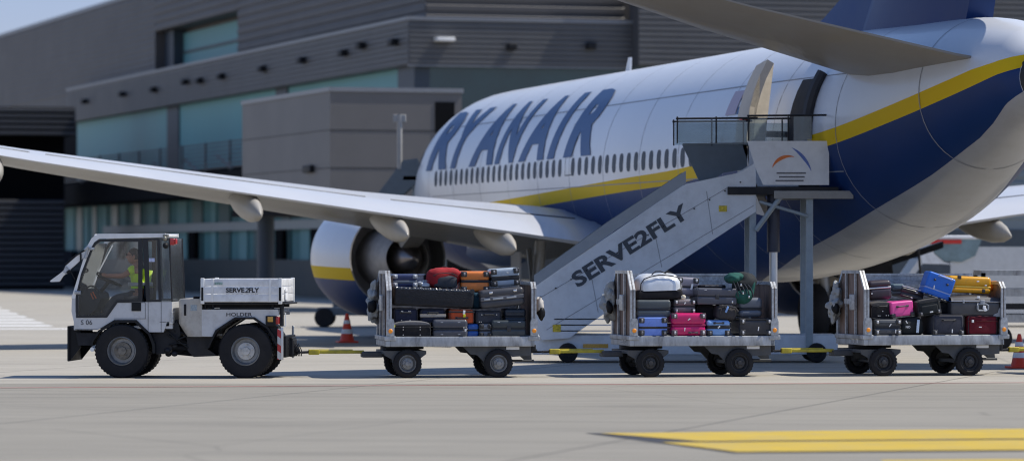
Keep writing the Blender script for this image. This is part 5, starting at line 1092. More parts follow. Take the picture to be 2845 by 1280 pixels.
# fin, rudder, stabilisers
SYM = [(0, 0), (.03, .022), (.12, .042), (.3, .052), (.5, .046), (.72, .028), (.72, -.028), (.5, -.046), (.3, -.052), (.12, -.042), (.03, -.022)]
RUD = [(.722, .027), (1.0, .003), (1.0, -.003), (.722, -.027)]
def fin_ring(z, le, ch, f): return [Vector((le + ch * a, ch * b, z)) for a, b in f]
FZ = [(5.1, 30.1, 7.7), (5.9, 31.0, 7.0), (9.0, 33.5, 4.8), (12.5, 36.5, 2.4)]
m = MB(); m.loft([fin_ring(z, le, ch, SYM) for z, le, ch in FZ]); fn_ = m.build('fin', pb, A, angle=30)
m = MB(); m.loft([fin_ring(z, le, ch, RUD) for z, le, ch in FZ[1:]]); m.build('rudder', pm('rudder_blue', (.004, .012, .05), coat=0, rough=.5, spec=.2), fn_, angle=30)
m = MB(); m.loft([[Vector((25.8, 0, 5.40)), Vector((25.9, 0, 5.42)), Vector((25.8, 0, 5.38))], [Vector((28.2, -.10, 5.40)), Vector((28.2, 0, 5.78)), Vector((28.2, .10, 5.40))], [Vector((31.5, -.26, 5.30)), Vector((31.5, 0, 6.75)), Vector((31.5, .26, 5.30))]]); m.build('dorsal_fin', pb, fn_, angle=30)
stabm = pm('stabiliser_grey', (.22, .20, .17), rough=.5, coat=.1, dirt=(.25, .24, .22), dirt_amt=.5)
for sg in (-1, 1):
    m = MB(); m.loft([wing_ring(sp, le, ch, z, .8, sg, SYM + []) if False else [Vector((le + ch * a, sg * sp, z + ch * b)) for a, b in (SYM[:6] + [(1.0, .004), (1.0, -.004)] + SYM[6:])] for sp, le, ch, z in ((.3, 32.4, 4.9, 4.64), (1.0, 32.9, 4.6, 4.73), (4.2, 34.75, 3.2, 5.34), (7.15, 36.45, 1.95, 5.98))]); st = m.build('stabiliser', [stabm], A, angle=30)
    m = MB(); m.tube([(32.95 + 4.3 * .72 + .1, sg * 1.1, 4.80), (36.45 + 1.95 * .72, sg * 7.1, 6.03)], .02, 5); m.build('elevator_gap', seam_m, st)
m = MB(); m.lathe([(.40, 38.46), (.38, 38.62), (.33, 38.66), (.30, 38.6), (.28, 38.3), (0, 38.2)], (0, 0, 4.37), 'x', 24); m.build('exhaust_outlet', dark_m, fus)
wrap_txt(fus, 'EI-DCL', 26.3, 29.3, 4.35, .28, letb, .02, 0, 3) if False else None
patch(28.35, 28.9, 4.15, 4.55, pm('flag_red', (.32, .20, .24)), 'flag_patch', rnd=0); patch(28.95, 29.5, 4.15, 4.27, letb, 'flag_patch'); patch(28.95, 29.5, 4.38, 4.50, letb, 'flag_patch')
for (x, z, h_) in ((15.5, 5.46, .28),):
    m = MB(); m.prism([(x, z - .03), (x + .35, z - .03), (x + .4, z + h_), (x + .25, z + h_)], -.02, .02); m.build('antenna', pw, fus)
# ------------------------------------------------------------------ boarding stairs
def stairs(fr, X, label, mirror=False):
    t = thing('boarding_stairs', label, 'boarding stairs', fr.o, fr.yaw, 'mobile boarding stairs at the airliner doors')
    P = lambda pts, y=0.0: fr.poly(pts, y)
    return t
SF = Frame((1900 - CX) * 66.9 / F, 66.9, 0)
def c4(*pts): return [(x / 1.755 + 1450, y / 1.755 + 400) for x, y in pts]
SP = lambda pts, y=0.0: SF.poly(pts, y)
stg = mat('stairs_light_grey', (.64, .67, .70), .45, var=.06, dirt=(.3, .3, .3), dirt_amt=.4); stw = mat('stairs_white', (.72, .73, .74), .4, var=.05, dirt=(.4, .4, .4), dirt_amt=.4); std = mat('stairs_dark_grey', (.12, .145, .16), .5, var=.1)
SWD = 1.5
t = thing('boarding_stairs', 'grey mobile boarding stairs rising to the open rear door of the airliner', 'boarding stairs', SF.o, 0)
lo = c4((60, 700), (800, 195), (1060, 140), (1141, 90), (1141, 330), (700, 620), (230, 945), (100, 955), (60, 900)); hi_ = c4((60, 640), (420, 380), (800, 130), (800, 192), (420, 445), (60, 697))
for y0, y1 in ((0, .05), (SWD - .05, SWD)):
    m = MB(); m.prism(SP(lo), y0, y1); pnl = m.build('side_panel', stg, t)
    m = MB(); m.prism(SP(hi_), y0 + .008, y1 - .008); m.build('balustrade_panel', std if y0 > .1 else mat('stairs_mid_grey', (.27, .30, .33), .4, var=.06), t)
    if y0 < .1: lp = pnl
a = SP([(1606, 800), (1921, 600)]); dx, dz = a[1][0] - a[0][0], a[1][1] - a[0][1]; ln = math.hypot(dx, dz); ux, uz = dx / ln, dz / ln
text_mesh('lettering', 'SERVE2FLY', .27, mat('grey_blue_lettering', (.045, .055, .07), .5), lp, .035, 1, fn=lambda x, y, z, w: (a[0][0] + ux * x / w * ln - uz * y, -.006, a[0][1] + uz * x / w * ln + ux * y))
m = MB()
for (p0, p1) in (((70, 760), (1000, 215)), ((120, 905), (1130, 300)), ((330, 600), (372, 820)), ((640, 395), (682, 600)), ((900, 230), (930, 440))):
    q = SP(c4(p0, p1)); m.cyl((q[0][0], .001, q[0][1]), (q[1][0], .001, q[1][1]), .006, n=6)
m.build('panel_line', mat('panel_line_grey', (.26, .27, .29), .6), lp)
m = MB()
for (p0, p1) in (((150, 880), (190, 915)), ((960, 300), (1000, 330))): q = SP(c4(p0, p1)); m.box(q[0][0], q[1][0], -.006, .0, q[1][1], q[0][1])
m.build('warning_label', mat('warning_label_yellow', (.55, .42, .03), .5, var=.5, scale=30), lp, islands=True)
m = MB()
for k in range(14): q = SP(c4((90 + k * 75, 745 - k * 43)))[0]; m.cyl((q[0], -.014, q[1]), (q[0], .0, q[1]), .014, n=8)
m.build('bolt_row', dark_m, lp)
m = MB(); b0, b1 = SP(c4((110, 930), (1060, 290)))
for k in range(15): x = b0[0] + (b1[0] - b0[0]) * k / 14; z = b0[1] + (b1[1] - b0[1]) * k / 14; m.box(x - .02, x + .27, .05, SWD - .05, z - .03, z); m.box(x + .24, x + .27, .05, SWD - .05, z, z + .18)
m.build('tread', alu_m, t)
m = MB(); pl = SP([(2076, 392), (2303, 392), (2303, 514), (2120, 514), (2100, 470)]); 
for y0 in (-.02, SWD): m.prism(pl, y0, y0 + .03)
pp2 = m.build('platform_panel', stw, t, islands=True)
m = MB(); q = SP([(2190, 470)])[0]; r_ = .32
def arc(cx, cz, r_, a0, a1, w_, n=14): return [(cx + r_ * math.cos(R(a0 + (a1 - a0) * k / n)), cz + r_ * math.sin(R(a0 + (a1 - a0) * k / n))) for k in range(n + 1)] + [(cx + (r_ - w_ * math.sin(math.pi * k / n) - .004) * math.cos(R(a0 + (a1 - a0) * k / n)), cz + (r_ - w_ * math.sin(math.pi * k / n) - .004) * math.sin(R(a0 + (a1 - a0) * k / n))) for k in range(n, -1, -1)]
m.prism(arc(q[0] - .02, q[1] - .02, .26, 170, 62, .055), -.028, -.02); m.build('emblem', mat('emblem_orange', (.70, .17, .03), .5), pp2)
m = MB(); m.prism(arc(q[0] - .12, q[1] - .12, .52, 70, 10, .05), -.028, -.02); m.build('emblem', mat('emblem_blue', (.10, .16, .42), .5), pp2)
m = MB()
for k, (w0, w1) in enumerate(((-.20, .30), (-.16, .28), (-.22, .26))): m.box(q[0] + w0, q[0] + w1, -.027, -.021, q[1] - .08 - k * .065, q[1] - .055 - k * .065)
m.build('small_print', mat('grey_lettering', (.12, .12, .13), .5), pp2)
m = MB(); m.prism(SP([(1895, 402), (2076, 398), (2076, 470), (2010, 480), (1950, 520)], SWD), SWD, SWD + .03); m.prism(SP([(1897, 398), (2080, 396), (2080, 400), (1897, 402)], 0), -.01, .03); m.build('platform_side', std, t, islands=True)
m = MB(); q = SP([(2021, 519), (2370, 541)]); m.rbox(q[0][0], q[1][0] - .25, -.05, SWD + .05, q[1][1], q[0][1], .01); m.build('platform_floor', dark_m, t)
m = MB(); q = SP([(2150, 530), (2370, 552)]); m.rbox(q[0][0], q[1][0], -.07, .0, q[1][1], q[0][1], .01); m.rbox(q[0][0], q[1][0], SWD, SWD + .07, q[1][1], q[0][1], .01); m.build('platform_bumper', mat('weathered_beige', (.30, .29, .27), .6, var=.1), t, islands=True)
gcol = mat('stairs_leg_grey', (.30, .35, .38), .5, metal=.2, var=.1)
for px_ in (2092, 2250):
    m = MB(); q = SP([(px_, 541), (px_, 965)])
    for y in (.05, SWD - .15): m.rbox(q[0][0] - .06, q[0][0] + .06, y, y + .1, q[1][1], q[0][1], .01)
    m.build('support_leg', gcol, t)
m = MB(); q = SP([(2152, 590), (2152, 700), (2152, 960)]); m.cyl((q[0][0], .3, q[0][1] + .3), (q[0][0], .3, q[1][1]), .11, n=18); cy = m.build('hydraulic_cylinder', mat('cylinder_navy', (.03, .035, .06), .4), t)
m = MB(); m.cyl((q[0][0], .3, q[1][1]), (q[0][0], .3, q[2][1]), .07, n=16); m.build('piston_rod', alu_m, cy)
m = MB(); q = SP([(2110, 560), (2245, 600), (2170, 545), (2100, 640)]); m.cyl((q[0][0], .0, q[0][1]), (q[1][0], .0, q[1][1]), .03); m.cyl((q[2][0], .0, q[2][1]), (q[3][0], .0, q[3][1]), .045); m.build('brace', gcol, t)
m = MB(); q = SP([(1480, 930), (2330, 985), (1540, 912), (1730, 900)]); m.rbox(q[0][0], q[1][0], .1, SWD - .1, q[1][1], q[0][1], .02); ch_ = m.build('chassis', stg, t)
m = MB()
for k in range(3): m.box(q[2][0] + .0, q[3][0] - .2, .0, .03, q[2][1] - .05 + k * .1, q[2][1] - .05 + k * .1 + .02)
m.build('step', alu_m, ch_)
m = MB(); q = SP([(1620, 955), (1690, 966)]); m.box(q[0][0], q[1][0], .09, .1, q[1][1], q[0][1]); m.build('amber_marker', mat('amber_reflector', (.55, .30, .04)), ch_)
for px_ in (1578, 1990, 2270):
    x = SP([(px_, 990)])[0][0]
    for y in (.0, SWD - .2): m = MB(); m.lathe([(0, .0), (.07, .0), (.08, -.02), (.15, -.01), (.17, .04), (.17, .1), (.15, .15), (0, .15)], (x, y, .17), 'y', 28); m.build('wheel', tyre_m, t)
m = MB(); q = SP([(1878, 330), (2105, 328), (2076, 322), (2300, 320)])
for y in (.0, SWD): m.tube([(q[0][0], y, q[0][1]), (q[1][0], y, q[1][1])], .018, 7); m.tube([(q[2][0], y, q[2][1]), (q[3][0], y, q[3][1])], .018, 7)
for px_ in (1882, 1990, 2080, 2190, 2298):
    q = SP([(px_, 324), (px_, 398)])
    for y in (.0, SWD): m.cyl((q[0][0], y, q[0][1]), (q[1][0], y, q[1][1]), .014, n=7)
m.build('handrail', dark_m, t, at=SWD / 2)
m = MB(); q = SP([(1885, 334), (2072, 396), (2084, 328), (2130, 394), (2205, 320), (2255, 394)]); m.box(q[0][0], q[1][0], .005, .012, q[1][1], q[0][1]); m.box(q[2][0], q[3][0], .005, .012, q[3][1], q[2][1]); m.box(q[4][0], q[5][0], .005, .012, q[5][1], q[4][1]); m.box(q[0][0], q[5][0], SWD - .01, SWD - .004, q[1][1], q[0][1]); m.build('railing_glass', glass('railing_perspex', (.82, .88, .90), .20, .1), t, islands=True)
# second stairs at the forward door
FF = Frame((1000 - CX) * 99.5 / F, 99.5, R(0)); FP = lambda pts, y=0.0: FF.poly(pts, y)
t = thing('boarding_stairs', 'dark boarding stairs far behind the wing at the front door of the airliner', 'boarding stairs', FF.o, 0)
m = MB()
for y0 in (0, 1.3): m.prism(FP([(1120, 445), (1160, 440), (1165, 500), (1010, 640), (960, 720), (900, 790), (880, 790), (940, 690), (1010, 590)]), y0, y0 + .05)
m.build('side_panel', std, t)
m = MB(); q = FP([(1120, 440), (1185, 500)]); m.box(q[0][0], q[1][0], .0, 1.35, q[1][1], q[1][1] + .1); m.build('platform_floor', dark_m, t)
m = MB(); q = FP([(1092, 318), (1128, 340), (1100, 470)]); m.rbox(q[0][0], q[1][0], .0, .1, q[1][1], q[0][1], .02); m.cyl(((q[0][0] + q[1][0]) / 2, .05, q[2][1]), ((q[0][0] + q[1][0]) / 2, .05, q[0][1]), .07); m.build('mast', mat('weathered_beige', (.30, .29, .27)), t)
m = MB()
for px_ in (1110, 1150): q = FP([(px_, 480), (px_, 925)]); m.cyl((q[0][0], .2, q[0][1]), (q[0][0], .2, 0.1), .05); m.cyl((q[0][0], 1.1, q[0][1]), (q[0][0], 1.1, 0.1), .05)
m.build('support_leg', gcol, t)
m = MB(); b0, b1 = FP([(905, 800), (1120, 500)])
for k in range(13): x = b0[0] + (b1[0] - b0[0]) * k / 12; z = b0[1] + (b1[1] - b0[1]) * k / 12; m.box(x, x + .25, .05, 1.3, z - .03, z)
m.build('tread', alu_m, t)
m = MB(); q = FP([(880, 0), (1170, 0)]); m.box(q[0][0], q[1][0], .1, 1.25, .3, .5); m.build('chassis', std, t)
for px_ in (900, 1150):
    x = FP([(px_, 900)])[0][0]
    for y in (.0, 1.15): m = MB(); m.lathe([(0, .0), (.22, -.01), (.25, .05), (.25, .15), (.22, .2), (0, .2)], (x, y, .25), 'y', 24); m.build('wheel', tyre_m, t)
# ------------------------------------------------------------------ terminal
TF = Frame((1137 - CX) * 158.6 / F, 158.6, math.atan(.313))
clad = mat('dark_grey_cladding', (.078, .073, .071), .55, var=.10, scale=.5, dirt=(.07, .065, .065), dirt_amt=.5, dscale=.3)
clad2 = mat('ribbed_grey_cladding', (.092, .094, .098), .5, var=.08, scale=.6)
clad3 = mat('warm_grey_cladding', (.110, .106, .104), .5, var=.08, scale=.5, dirt=(.13, .12, .12), dirt_amt=.4, dscale=.4)
edge_m = mat('roof_edge_grey', (.20, .21, .225), .4, metal=.3, var=.08)
teal = mat('teal_glass', (.17, .38, .39), .5, var=.08, scale=.15, spec=.15)
teald = mat('dark_teal_glass', (.010, .045, .05), .15, var=.3, scale=.4, spec=.8)
tealm = mat('mid_teal_glass', (.13, .28, .285), .6, var=.2, scale=.3, spec=.1)
bmul = mat('blue_grey_mullion', (.035, .05, .068), .5, var=.1)
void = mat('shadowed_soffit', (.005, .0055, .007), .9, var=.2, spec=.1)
concr = mat('pale_concrete_sill', (.42, .44, .42), .6, var=.1)
T = thing('terminal_building', 'dark grey terminal with ribbed cladding and teal glass stretching behind the airliner', 'terminal building', TF.o, TF.yaw)
def tz(px, py, x=None, y=None): return TF.atx(px, py, x) if x is not None else TF.at(px, py, y)
BT = tz(1137, 56, y=0)[1]; BB = tz(1137, 180, y=0)[1]; RT_ = 16.0
yL = tz(188, 254, x=0)[0]; xR = tz(1756, 72, y=0)[0]; YF = 118.0
def ribs(m, ax, a0, a1, pos, z0, z1, step, dep, sgn):
    """horizontal ribs proud of a wall: ax 'x' = wall along x at y=pos, 'y' = wall along y at x=pos"""
    n = max(1, int(round((z1 - z0) / step))); st = (z1 - z0) / n
    for k in range(n):
        z = z0 + k * st
        if ax == 'x': m.prism([(pos, z), (pos + sgn * dep, z + st * .15), (pos + sgn * dep, z + st * .65), (pos, z + st * .8)], a0, a1, M=Matrix(((0, 1, 0, 0), (1, 0, 0, 0), (0, 0, 1, 0), (0, 0, 0, 1))))
        else: m.prism([(pos, z), (pos + sgn * dep, z + st * .15), (pos + sgn * dep, z + st * .65), (pos, z + st * .8)], a0, a1)
# upper volume, with a window opening in its long left face (wall plane x = 1.0)
wy = [tz(p, 100, x=1.0)[0] for p in (432, 474, 662)]; wz0 = tz(474, 194, x=1.0)[1]; wz1 = tz(474, 78, x=1.0)[1] 
wz1 = max(wz1, tz(662, 36, x=1.0)[1]); YW0, YW1 = wy[2], wy[0]
m = MB(); m.box(1.0, 30, 1.0, YW0, 9, RT_); m.box(1.0, 30, YW1, YF, 9, RT_); m.box(1.0, 30, YW0, YW1, wz1, RT_); m.box(1.0, 30, YW0, YW1, 9, BT - .2); m.box(2.2, 30, YW0, YW1, BT - .2, wz1); m.build('upper_wall', clad, T, smooth=False)
m = MB(); ribs(m, 'y', YF, YW1, 1.0, BT, RT_ - .1, .30, .025, -1); ribs(m, 'y', YW0, 1.0, 1.0, BT, RT_ - .1, .42, .05, -1); ribs(m, 'y', YW0, YW1, 1.0, wz1, RT_ - .1, .42, .05, -1); ribs(m, 'x', 1.0, xR, 1.0, BT, RT_ - .1, .42, .05, -1); m.build('wall_ribs', clad, T, smooth=False)
m = MB(); m.box(.92, 30, .9, YF, RT_, RT_ + .22); m.build('roof_edge', edge_m, T, smooth=False)
m = MB(); m.box(2.05, 2.18, YW0 + .1, YW1 - 2.2, BT - .1, wz1 - .2); wn = m.build('window', teal, T, smooth=False)
m = MB(); m.box(1.95, 2.04, YW0 + .1, YW1 - 2.2, (BT + wz1) / 2 - .06, (BT + wz1) / 2 + .06); m.box(1.5, 2.19, YW1 - 2.2, YW1 - .02, BT - .1, wz1 - .02); m.build('window_frame', bmul, wn, smooth=False)
# parapet band wrapping the corner
m = MB(); m.box(0, xR, 0, .9, BB, BT); m.box(0, .95, .9, yL, BB, BT); m.build('parapet', clad2, T, smooth=False)
m = MB(); ribs(m, 'x', 0, xR, 0, BB + .05, BT - .08, .21, .05, -1); ribs(m, 'y', 0, yL, 0, BB + .05, BT - .08, .21, .05, -1); m.build('parapet_ribs', clad2, T, smooth=False)
m = MB(); m.box(-.1, xR, -.1, .92, BT, BT + .14); m.box(-.1, .92, .92, yL, BT, BT + .14); m.box(-.04, xR, -.04, .1, BB - .06, BB); m.build('parapet_coping', edge_m, T, smooth=False)
for px_, py_x in ((240, 282), (345, 262), (432, 250), (520, 228), (560, 225), (620, 213), (735, 192), (845, 168), (960, 148), (1010, 128), (1100, 118)):
    a = tz(px_, py_x, x=-.05); m = MB(); m.rbox(-.35, -.05, a[0] - .35, a[0] + .35, a[1] - .14, a[1] + .14, .05); m.build('wall_speaker', black_m, T)
for px_, py_x in ((1420, 130), (1640, 128)):
    a = tz(px_, py_x, y=-.05); m = MB(); m.rbox(a[0] - .2, a[0] + .2, -.3, -.05, a[1] - .14, a[1] + .14, .05); m.build('wall_speaker', black_m, T)
a = tz(1230, 110, y=-.1); m = MB(); m.rbox(a[0] - .38, a[0] + .38, -.62, -.05, a[1] - .09, a[1] + .06, .03); m.build('wall_floodlight', mat('floodlight_white', (.8, .8, .78), .3, var=.04), T)
# glazing under the band
GB = 6.2; cuts = [tz(p, 300, x=.5)[0] for p in (214, 468, 500, 770, 802, 1118)]
for (p0, p1), mm_ in (((cuts[1], cuts[0]), teal), ((cuts[3], cuts[2]), teal), ((cuts[5], cuts[4]), teal)):
    m = MB(); m.box(.5, .62, p0, p1, GB, BB - .02); m.build('window', mm_, T, smooth=False)
m = MB(); m.box(.42, .95, cuts[2], cuts[1], GB, BB - .01); m.box(.42, .95, cuts[4], cuts[3], GB, BB - .01); m.box(.3, .95, .3, cuts[5], GB, BB - .01); m.build('column', bmul, T, smooth=False, islands=True)
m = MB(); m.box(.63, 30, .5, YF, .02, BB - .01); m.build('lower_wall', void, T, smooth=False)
# dark glazing on the front under the band, and the tall ribbed block to the right of it
m = MB(); m.box(.95, xR + 1, .36, .46, 5.0, BB - .02); m.build('window', teald, T, smooth=False)
XE = 40.0; FB = tz(1900, 185, y=-.8)[1]
m = MB(); m.box(xR, XE, -.8, .3, FB, RT_); m.box(31, XE, .3, 20, .0, RT_); m.build('front_block', clad2, T, smooth=False)
m = MB(); ribs(m, 'x', xR, XE, -.8, FB + .05, RT_ - .1, .235, .07, -1); m.build('front_block_ribs', clad2, T, smooth=False)
m = MB(); m.box(xR, XE, -.2, -.1, 4.4, FB - .02); m.build('window', teald, T, smooth=False)
m = MB(); m.box(xR, XE, -.3, .0, 0, 4.4); m.build('lower_front_wall', mat('blue_grey_wall', (.10, .125, .145), .5, var=.08, scale=.5), T, smooth=False)
# annex at the far left: louvred head, dark recess, ribbed foot
az = (tz(0, 296, y=52)[1], tz(0, 375, y=52)[1], tz(0, 552, y=52)[1]); ax0 = tz(-250, 400, y=52)[0]; ax1 = tz(209, 400, y=52)[0]; ax2 = tz(178, 400, y=52)[0]
m = MB(); m.box(ax0, ax1, 52, 58, az[1], az[0]); m.box(ax0, ax2, 52, 58, 0, az[2]); m.box(ax0, ax1, 55, 58.2, az[2], az[1]); m.build('annex', void, T, smooth=False)
m = MB(); ribs(m, 'x', ax0, ax1, 52, az[1], az[0], .3, .10, -1); ribs(m, 'x', ax0, ax2, 52, .2, az[2], .3, .10, -1); m.build('louvre', mat('louvre_grey', (.045, .048, .056), .5, var=.1), T, smooth=False)
# canopy, service trusses and balcony rails along the left face
cz0, cz1 = tz(500, 548, x=-2.6)[1], tz(500, 485, x=-2.6)[1]; cy0 = tz(760, 500, x=-2.6)[0]
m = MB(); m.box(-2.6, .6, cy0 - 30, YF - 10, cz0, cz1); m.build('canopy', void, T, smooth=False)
m = MB()
for k in range(7): z = cz1 + .15 + k * (GB + .9 - cz1) / 7; m.box(-2.4 + .1 * k, -2.3 + .1 * k, 8, YF - 20, z, z + .07)
for k in range(18): y = 12 + k * 5; m.box(-2.3, -2.22, y, y + .12, cz1, GB + .9)
for k in range(12): y = 14 + k * 7; m.cyl((-2.4, y, cz1 + .1), (-2.0, y + 5, GB + .3), .06, n=6)
m.build('balcony_rail', mat('rail_grey', (.06, .07, .08), .5), T, smooth=False)
# ground floor glazing
gz = cz0; gxs = 0.0
m = MB(); m.box(.35, .45, 0, YF - 8, 1.6, gz); m.build('window', tealm, T, smooth=False)
m = MB(); fins = MB(); k = 0; y = 4.0
while y < YF - 10:
    wd = random.choice((1.0, 1.6, 2.2)); (fins if k % 2 else m).box(.22 + .003 * k, .33, y, y + wd, 1.6, gz - .01); y += wd + random.choice((.8, 1.4, 2.0)); k += 1
m.build('glass_fin', mat('pale_teal_fin', (.24, .42, .42), .65, var=.1, scale=.4, spec=.08), T, smooth=False, islands=True); fins.build('mullion', mat('dark_teal_mullion', (.07, .145, .15), .4), T, smooth=False, islands=True)
for px_ in (345, 545, 790, 890): a = tz(px_, 650, x=.1)[0]; m = MB(); m.box(.0, .2, a, a + 1.4, .0, 3.2); m.build('doorway', void, T, smooth=False)
m = MB(); m.box(-.1, .19, 6, 62, 3.0, 3.42); m.box(-.1, .19, 96, 104, 2.9, 3.5); m.build('sign_band', concr, T, smooth=False, islands=True)
m = MB(); m.box(-.3, .34, 0, YF - 8, 0, 1.62); m.build('plinth', mat('dark_plinth', (.03, .042, .045), .5, var=.2, scale=.6), T, smooth=False)
# ---- boarding pier box in front of the facade
BF = Frame((917 - CX) * 125 / F, 125, TF.yaw); B = thing('pier_building', 'grey panelled box standing out from the terminal between the tractor and the airliner', 'building', BF.o, BF.yaw)
z1 = CH + (HY - 254) / F * 125; z0 = CH + (HY - 572) / F * 125; bw = BF.at(1283, 300, 0)[0]; bd = BF.atx(673, 300, 0)[0]
m = MB(); m.box(0, bw, 0, bd, z0, z1); m.build('wall', clad3, B, smooth=False)
m = MB(); m.box(-.05, bw + .05, -.05, bd, z1, z1 + .14); m.build('roof_edge', edge_m, B, smooth=False)
m = MB()
for f_ in (.33, .66): z = z0 + (z1 - z0) * f_; m.box(-.012, bw, -.012, bd, z, z + .022)
m.build('panel_joint', black_m, B, smooth=False)
m = MB(); m.box(bw - .9, bw - .25, -.03, 0, z1 - 1.3, z1 - .3); m.build('vent', void, B, smooth=False)
m = MB(); a = BF.atx(862, 470, 0); m.rbox(-.15, .0, a[0] - .5, a[0] + .5, a[1] - .12, a[1] + .12, .03); m.build('wall_lamp', black_m, B)
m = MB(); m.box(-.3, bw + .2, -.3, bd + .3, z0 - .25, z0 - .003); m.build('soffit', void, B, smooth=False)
for x in (.6, bw - .6):
    for y in (.8, bd - 1): m = MB(); m.cyl((x, y, 0), (x, y, z0 - .25), .3, n=16); m.build('column', bmul, B)
# grey wall of the hangar wing behind the tail on the right
HF = Frame((2600 - CX) * 118 / F, 118, R(4)); H_ = thing('side_building', 'pale blue-grey building showing behind the tail and the far wing', 'building', HF.o, HF.yaw)
hw = mat('pale_blue_cladding', (.17, .205, .225), .5, var=.1, scale=.4)
m = MB(); a = HF.at(2560, 372, 0); m.box(-1.6, 14, 0, 10, 0, a[1]); m.build('wall', hw, H_, smooth=False)
m = MB(); ribs(m, 'x', -1.6, 14, 0, 2.9, a[1] - .1, .3, .04, -1); m.build('wall_ribs', hw, H_, smooth=False)
m = MB(); m.box(-1.7, 14.1, -.1, 10, a[1], a[1] + .2); m.build('roof_edge', edge_m, H_, smooth=False)
m = MB(); m.box(-1.55, 14, -.05, .0, 0.0, 2.6); m.build('door_panel', mat('dark_blue_panel', (.05, .065, .08), .5), H_, smooth=False)
# ------------------------------------------------------------------ vehicles and small things on the apron
def van(name, label, cat, X, Y, L_, W2, Ht, c, yaw=0.0, group=None, cab=1.3, rough=.4, facing=-1, stripe=None, roofc=None):
    """a boxy vehicle seen from the side: lower body, raked cab, windows, wheels, lights"""
    t = thing(name, label, cat, (X, Y, 0), yaw, group); bm_ = mat(name + '_paint_%d' % int(c[0] * 1000), c, rough, coat=.4, var=.08)
    f = facing; hb = Ht * .52
    prof = [(-L_ / 2, .35), (L_ / 2, .35), (L_ / 2, Ht - .08), (L_ / 2 - .08, Ht), (-L_ / 2 + cab * .75, Ht), (-L_ / 2 + .30, hb + .1), (-L_ / 2 + .04, hb - .08), (-L_ / 2, .7)]
    if f > 0: prof = [(-x, z) for x, z in prof][::-1]
    m = MB(); m.prism(prof, 0, W2); bd_ = m.build('body', bm_, t)
    wp = [(-L_ / 2 + .46, hb + .08), (-L_ / 2 + cab * .82, Ht - .16), (-L_ / 2 + cab * 1.25, Ht - .16), (-L_ / 2 + cab * 1.25, hb + .08)]; wp = [(f * -x, z) for x, z in wp]
    m = MB(); m.prism(wp, -.01, .0); m.prism(wp, W2, W2 + .01); m.build('side_window', winm, bd_, islands=True)
    a, b_ = (-L_ / 2 + .33, hb + .1), (-L_ / 2 + cab * .72, Ht - .06)
    m = MB(); m.prism([(f * -p, z) for p, z in ((a[0] - .012, a[1]), (b_[0] - .012, b_[1]), b_, a)], .12, W2 - .12); m.build('windscreen', winm, bd_)
    for x in (-L_ * .32, L_ * .30):
        for y in (-.02, W2 - .2): m = MB(); m.lathe([(0, .02), (.16, .0), (.2, -.01), (.3, .0), (.33, .05), (.33, .18), (.28, .22), (0, .22)], (x, y, .33), 'y', 24); m.build('wheel', tyre_m, t)
    m = MB(); xf = f * L_ / 2; m.rbox(xf - .05, xf + .05, .05, .3, .6, .78, .02); m.rbox(xf - .05, xf + .05, W2 - .3, W2 - .05, .6, .78, .02); m.build('headlight', mat('headlight_glass', (.6, .62, .65), .2, coat=.5), bd_, islands=True)
    if stripe: m = MB(); m.box(-L_ / 2 + (cab if f < 0 else .1), L_ / 2 - (.1 if f < 0 else cab), -.012, -.002, Ht * .40, Ht * .47); m.build('side_stripe', stripe, bd_)
    return t
def at(px, Y): return (px - CX) * Y / F
van('service_van', 'dark blue service van parked in front of the louvred annex', 'van', at(90, 226), 226, 4.6, 1.9, 2.1, (.018, .025, .045), 0, 'dark vans parked along the terminal')
van('service_van', 'dark grey van parked behind the tractor cab', 'van', at(430, 218), 218, 5.0, 1.9, 2.4, (.04, .045, .05), 0, 'dark vans parked along the terminal', facing=1)
van('service_van', 'blue-grey van parked behind the cargo box of the tractor', 'van', at(640, 212), 212, 4.8, 1.9, 2.2, (.05, .062, .08), 0, 'dark vans parked along the terminal')
van('service_van', 'dark teal van parked between the tractor and the engine', 'van', at(775, 200), 200, 4.4, 1.9, 2.0, (.022, .035, .045), 0, 'dark vans parked along the terminal', facing=1)
t = thing('storage_tank', 'small white domed tank standing by the dark blue van at the louvred annex', 'tank', (at(92, 215), 215, 0))
m = MB(); m.lathe([(.62, 0), (.65, .1), (.65, 2.1), (.6, 2.4), (.4, 2.65), (0, 2.75)], (0, 0, 0), 'z', 28); m.build('tank_body', white_m, t); m = MB(); m.lathe([(.67, 1.0), (.68, 1.05), (.67, 1.1)], (0, 0, 0), 'z', 28); m.build('band', dark_m, t)
t = thing('low_barrier', 'long low dark barrier running along the foot of the terminal', 'barrier', (at(400, 222), 222, 0), 0)
m = MB(); m.box(-12, 8, 0, .3, .0, 1.0); m.build('barrier_panel', mat('barrier_blue_grey', (.035, .045, .06), .5, var=.2, scale=1), t, smooth=False); m = MB(); m.box(-12, 8, -.05, .35, 1.0, 1.08); m.build('top_rail', galv_m, t, smooth=False)
for k in range(11): m = MB(); m.box(-12 + 2 * k, -11.85 + 2 * k, -.04, -.002, .0, 1.0); m.build('post', dark_m, t, smooth=False)
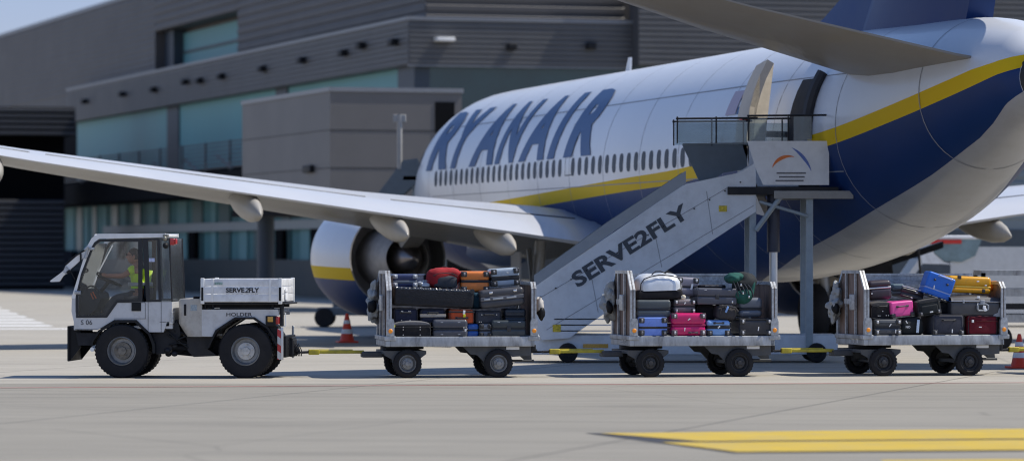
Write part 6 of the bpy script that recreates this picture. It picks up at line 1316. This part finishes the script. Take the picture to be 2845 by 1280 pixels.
# catering truck on the right, belt loader under the tail
t = van('catering_truck', 'white ground service truck with a red-edged cab beyond the tail of the airliner', 'truck', at(2760, 100), 100, 5.2, 2.2, 2.05, (.55, .56, .56), 0, cab=1.2, facing=-1)
m = MB(); xw = at(2660, 100) - at(2760, 100); m.rbox(xw - .78, xw + .72, -.06, 1.9, 2.24, 2.34, .04); rf = m.build('cab_roof', white_m, t); m = MB(); m.box(xw - .72, xw + .1, -.07, -.055, 2.13, 2.23); m.build('red_sign', mat('warning_red', (.62, .03, .02)), rf)
m = MB(); m.prism([(xw - .66, 2.24), (xw + .62, 2.24), (xw + .45, 1.82), (xw + .1, 1.66), (xw - .35, 1.68), (xw - .6, 1.9)], -.04, 1.8); m.build('cab_glass', mat('cab_glass_blue', (.14, .22, .25), .15, coat=.6, var=.3, scale=2), t)
m = MB(); m.prism([(xw - .98, 2.1), (xw - .68, 2.2), (xw - .6, 1.88), (xw - .34, 1.66), (xw - .1, 1.6), (xw - .9, 1.62)], -.02, 1.8); m.build('cab_front', white_m, t)
t = thing('belt_loader', 'dark belt loader parked under the tail of the airliner', 'belt loader', (at(2440, 88), 88, 0))
m = MB(); m.prism([(-1.6, .45), (1.1, .45), (1.1, .9), (.4, 1.0), (.3, 1.7), (-.3, 1.9), (-.9, 1.75), (-1.0, 1.05), (-1.6, .95)], 0, 1.3); m.build('body', dark_m, t)
m = MB(); m.prism([(-1.8, .9), (-1.7, 1.05), (1.5, 2.15), (1.5, 2.0)], .3, 1.0); m.build('belt', black_m, t)
m = MB(); m.tube([(.2, .1, 1.0), (.2, .1, 2.15), (.9, .1, 2.15), (1.0, .1, 1.0)], .03, 7); m.build('roll_bar', dark_m, t)
for x in (-1.1, .6):
    for y in (-.03, 1.1): m = MB(); m.lathe([(0, .02), (.2, -.01), (.3, .0), (.33, .05), (.33, .18), (0, .22)], (x, y, .33), 'y', 24); m.build('wheel', tyre_m, t)
t = thing('equipment_dolly', 'low grey equipment dolly with dark bars behind the third cart', 'dolly', (at(2850, 75), 75, 0))
m = MB(); m.box(-.9, 1.5, 0, 1.4, .55, .7); m.box(-.8, 1.4, .1, 1.3, 1.05, 1.2); m.box(-.85, 1.4, .0, 1.3, 1.45, 1.55); m.build('frame', galv2_m, t)
m = MB()
for x in (-.85, .2, 1.3): m.box(x, x + .08, 0, .08, .7, 1.5); m.box(x, x + .08, 1.3, 1.38, .7, 1.5)
m.box(-.88, 1.45, .02, 1.35, .8, .9); m.build('bar', dark_m, t)
for x in (-.5, 1.1): m = MB(); m.lathe([(0, .0), (.2, .0), (.25, .05), (.25, .15), (0, .2)], (x, 0, .25), 'y', 20); m.build('wheel', tyre_m, t)
om = mat('cone_orange', (.72, .05, .015), .45, var=.08)
def cone(px, py, label, s=1.0):
    X, Y = ground_pt(px, py); t = thing('traffic_cone', label, 'traffic cone', (X, Y, 0), .2, 'orange and white traffic cones on the apron')
    m = MB(); m.rbox(-.2 * s, .2 * s, -.2 * s, .2 * s, 0, .035, .01, 2); m.build('base', om, t)
    hs = [0.035, .2, .32, .42, .50, .58]; rr = lambda z: (.155 - .215 * z) * s
    m = MB(); m.lathe([(rr(z) * 1.0, z * s) for z in (.035, .1, .2, .3, .42, .5, .58)] + [(.015, .59 * s), (0, .59 * s)], (0, 0, 0), 'z', 24); m.build('cone_body', om, t)
    for a, b_ in ((.18, .27), (.38, .45)): m = MB(); m.lathe([(rr(a) + .004, a * s), (rr(b_) + .004, b_ * s)], (0, 0, 0), 'z', 24); m.build('white_band', tagw_m, t)
cone(964, 951, 'orange traffic cone on the ground between the tractor and the first cart', 1.05); cone(2832, 1022, 'orange traffic cone behind the third cart', .95)
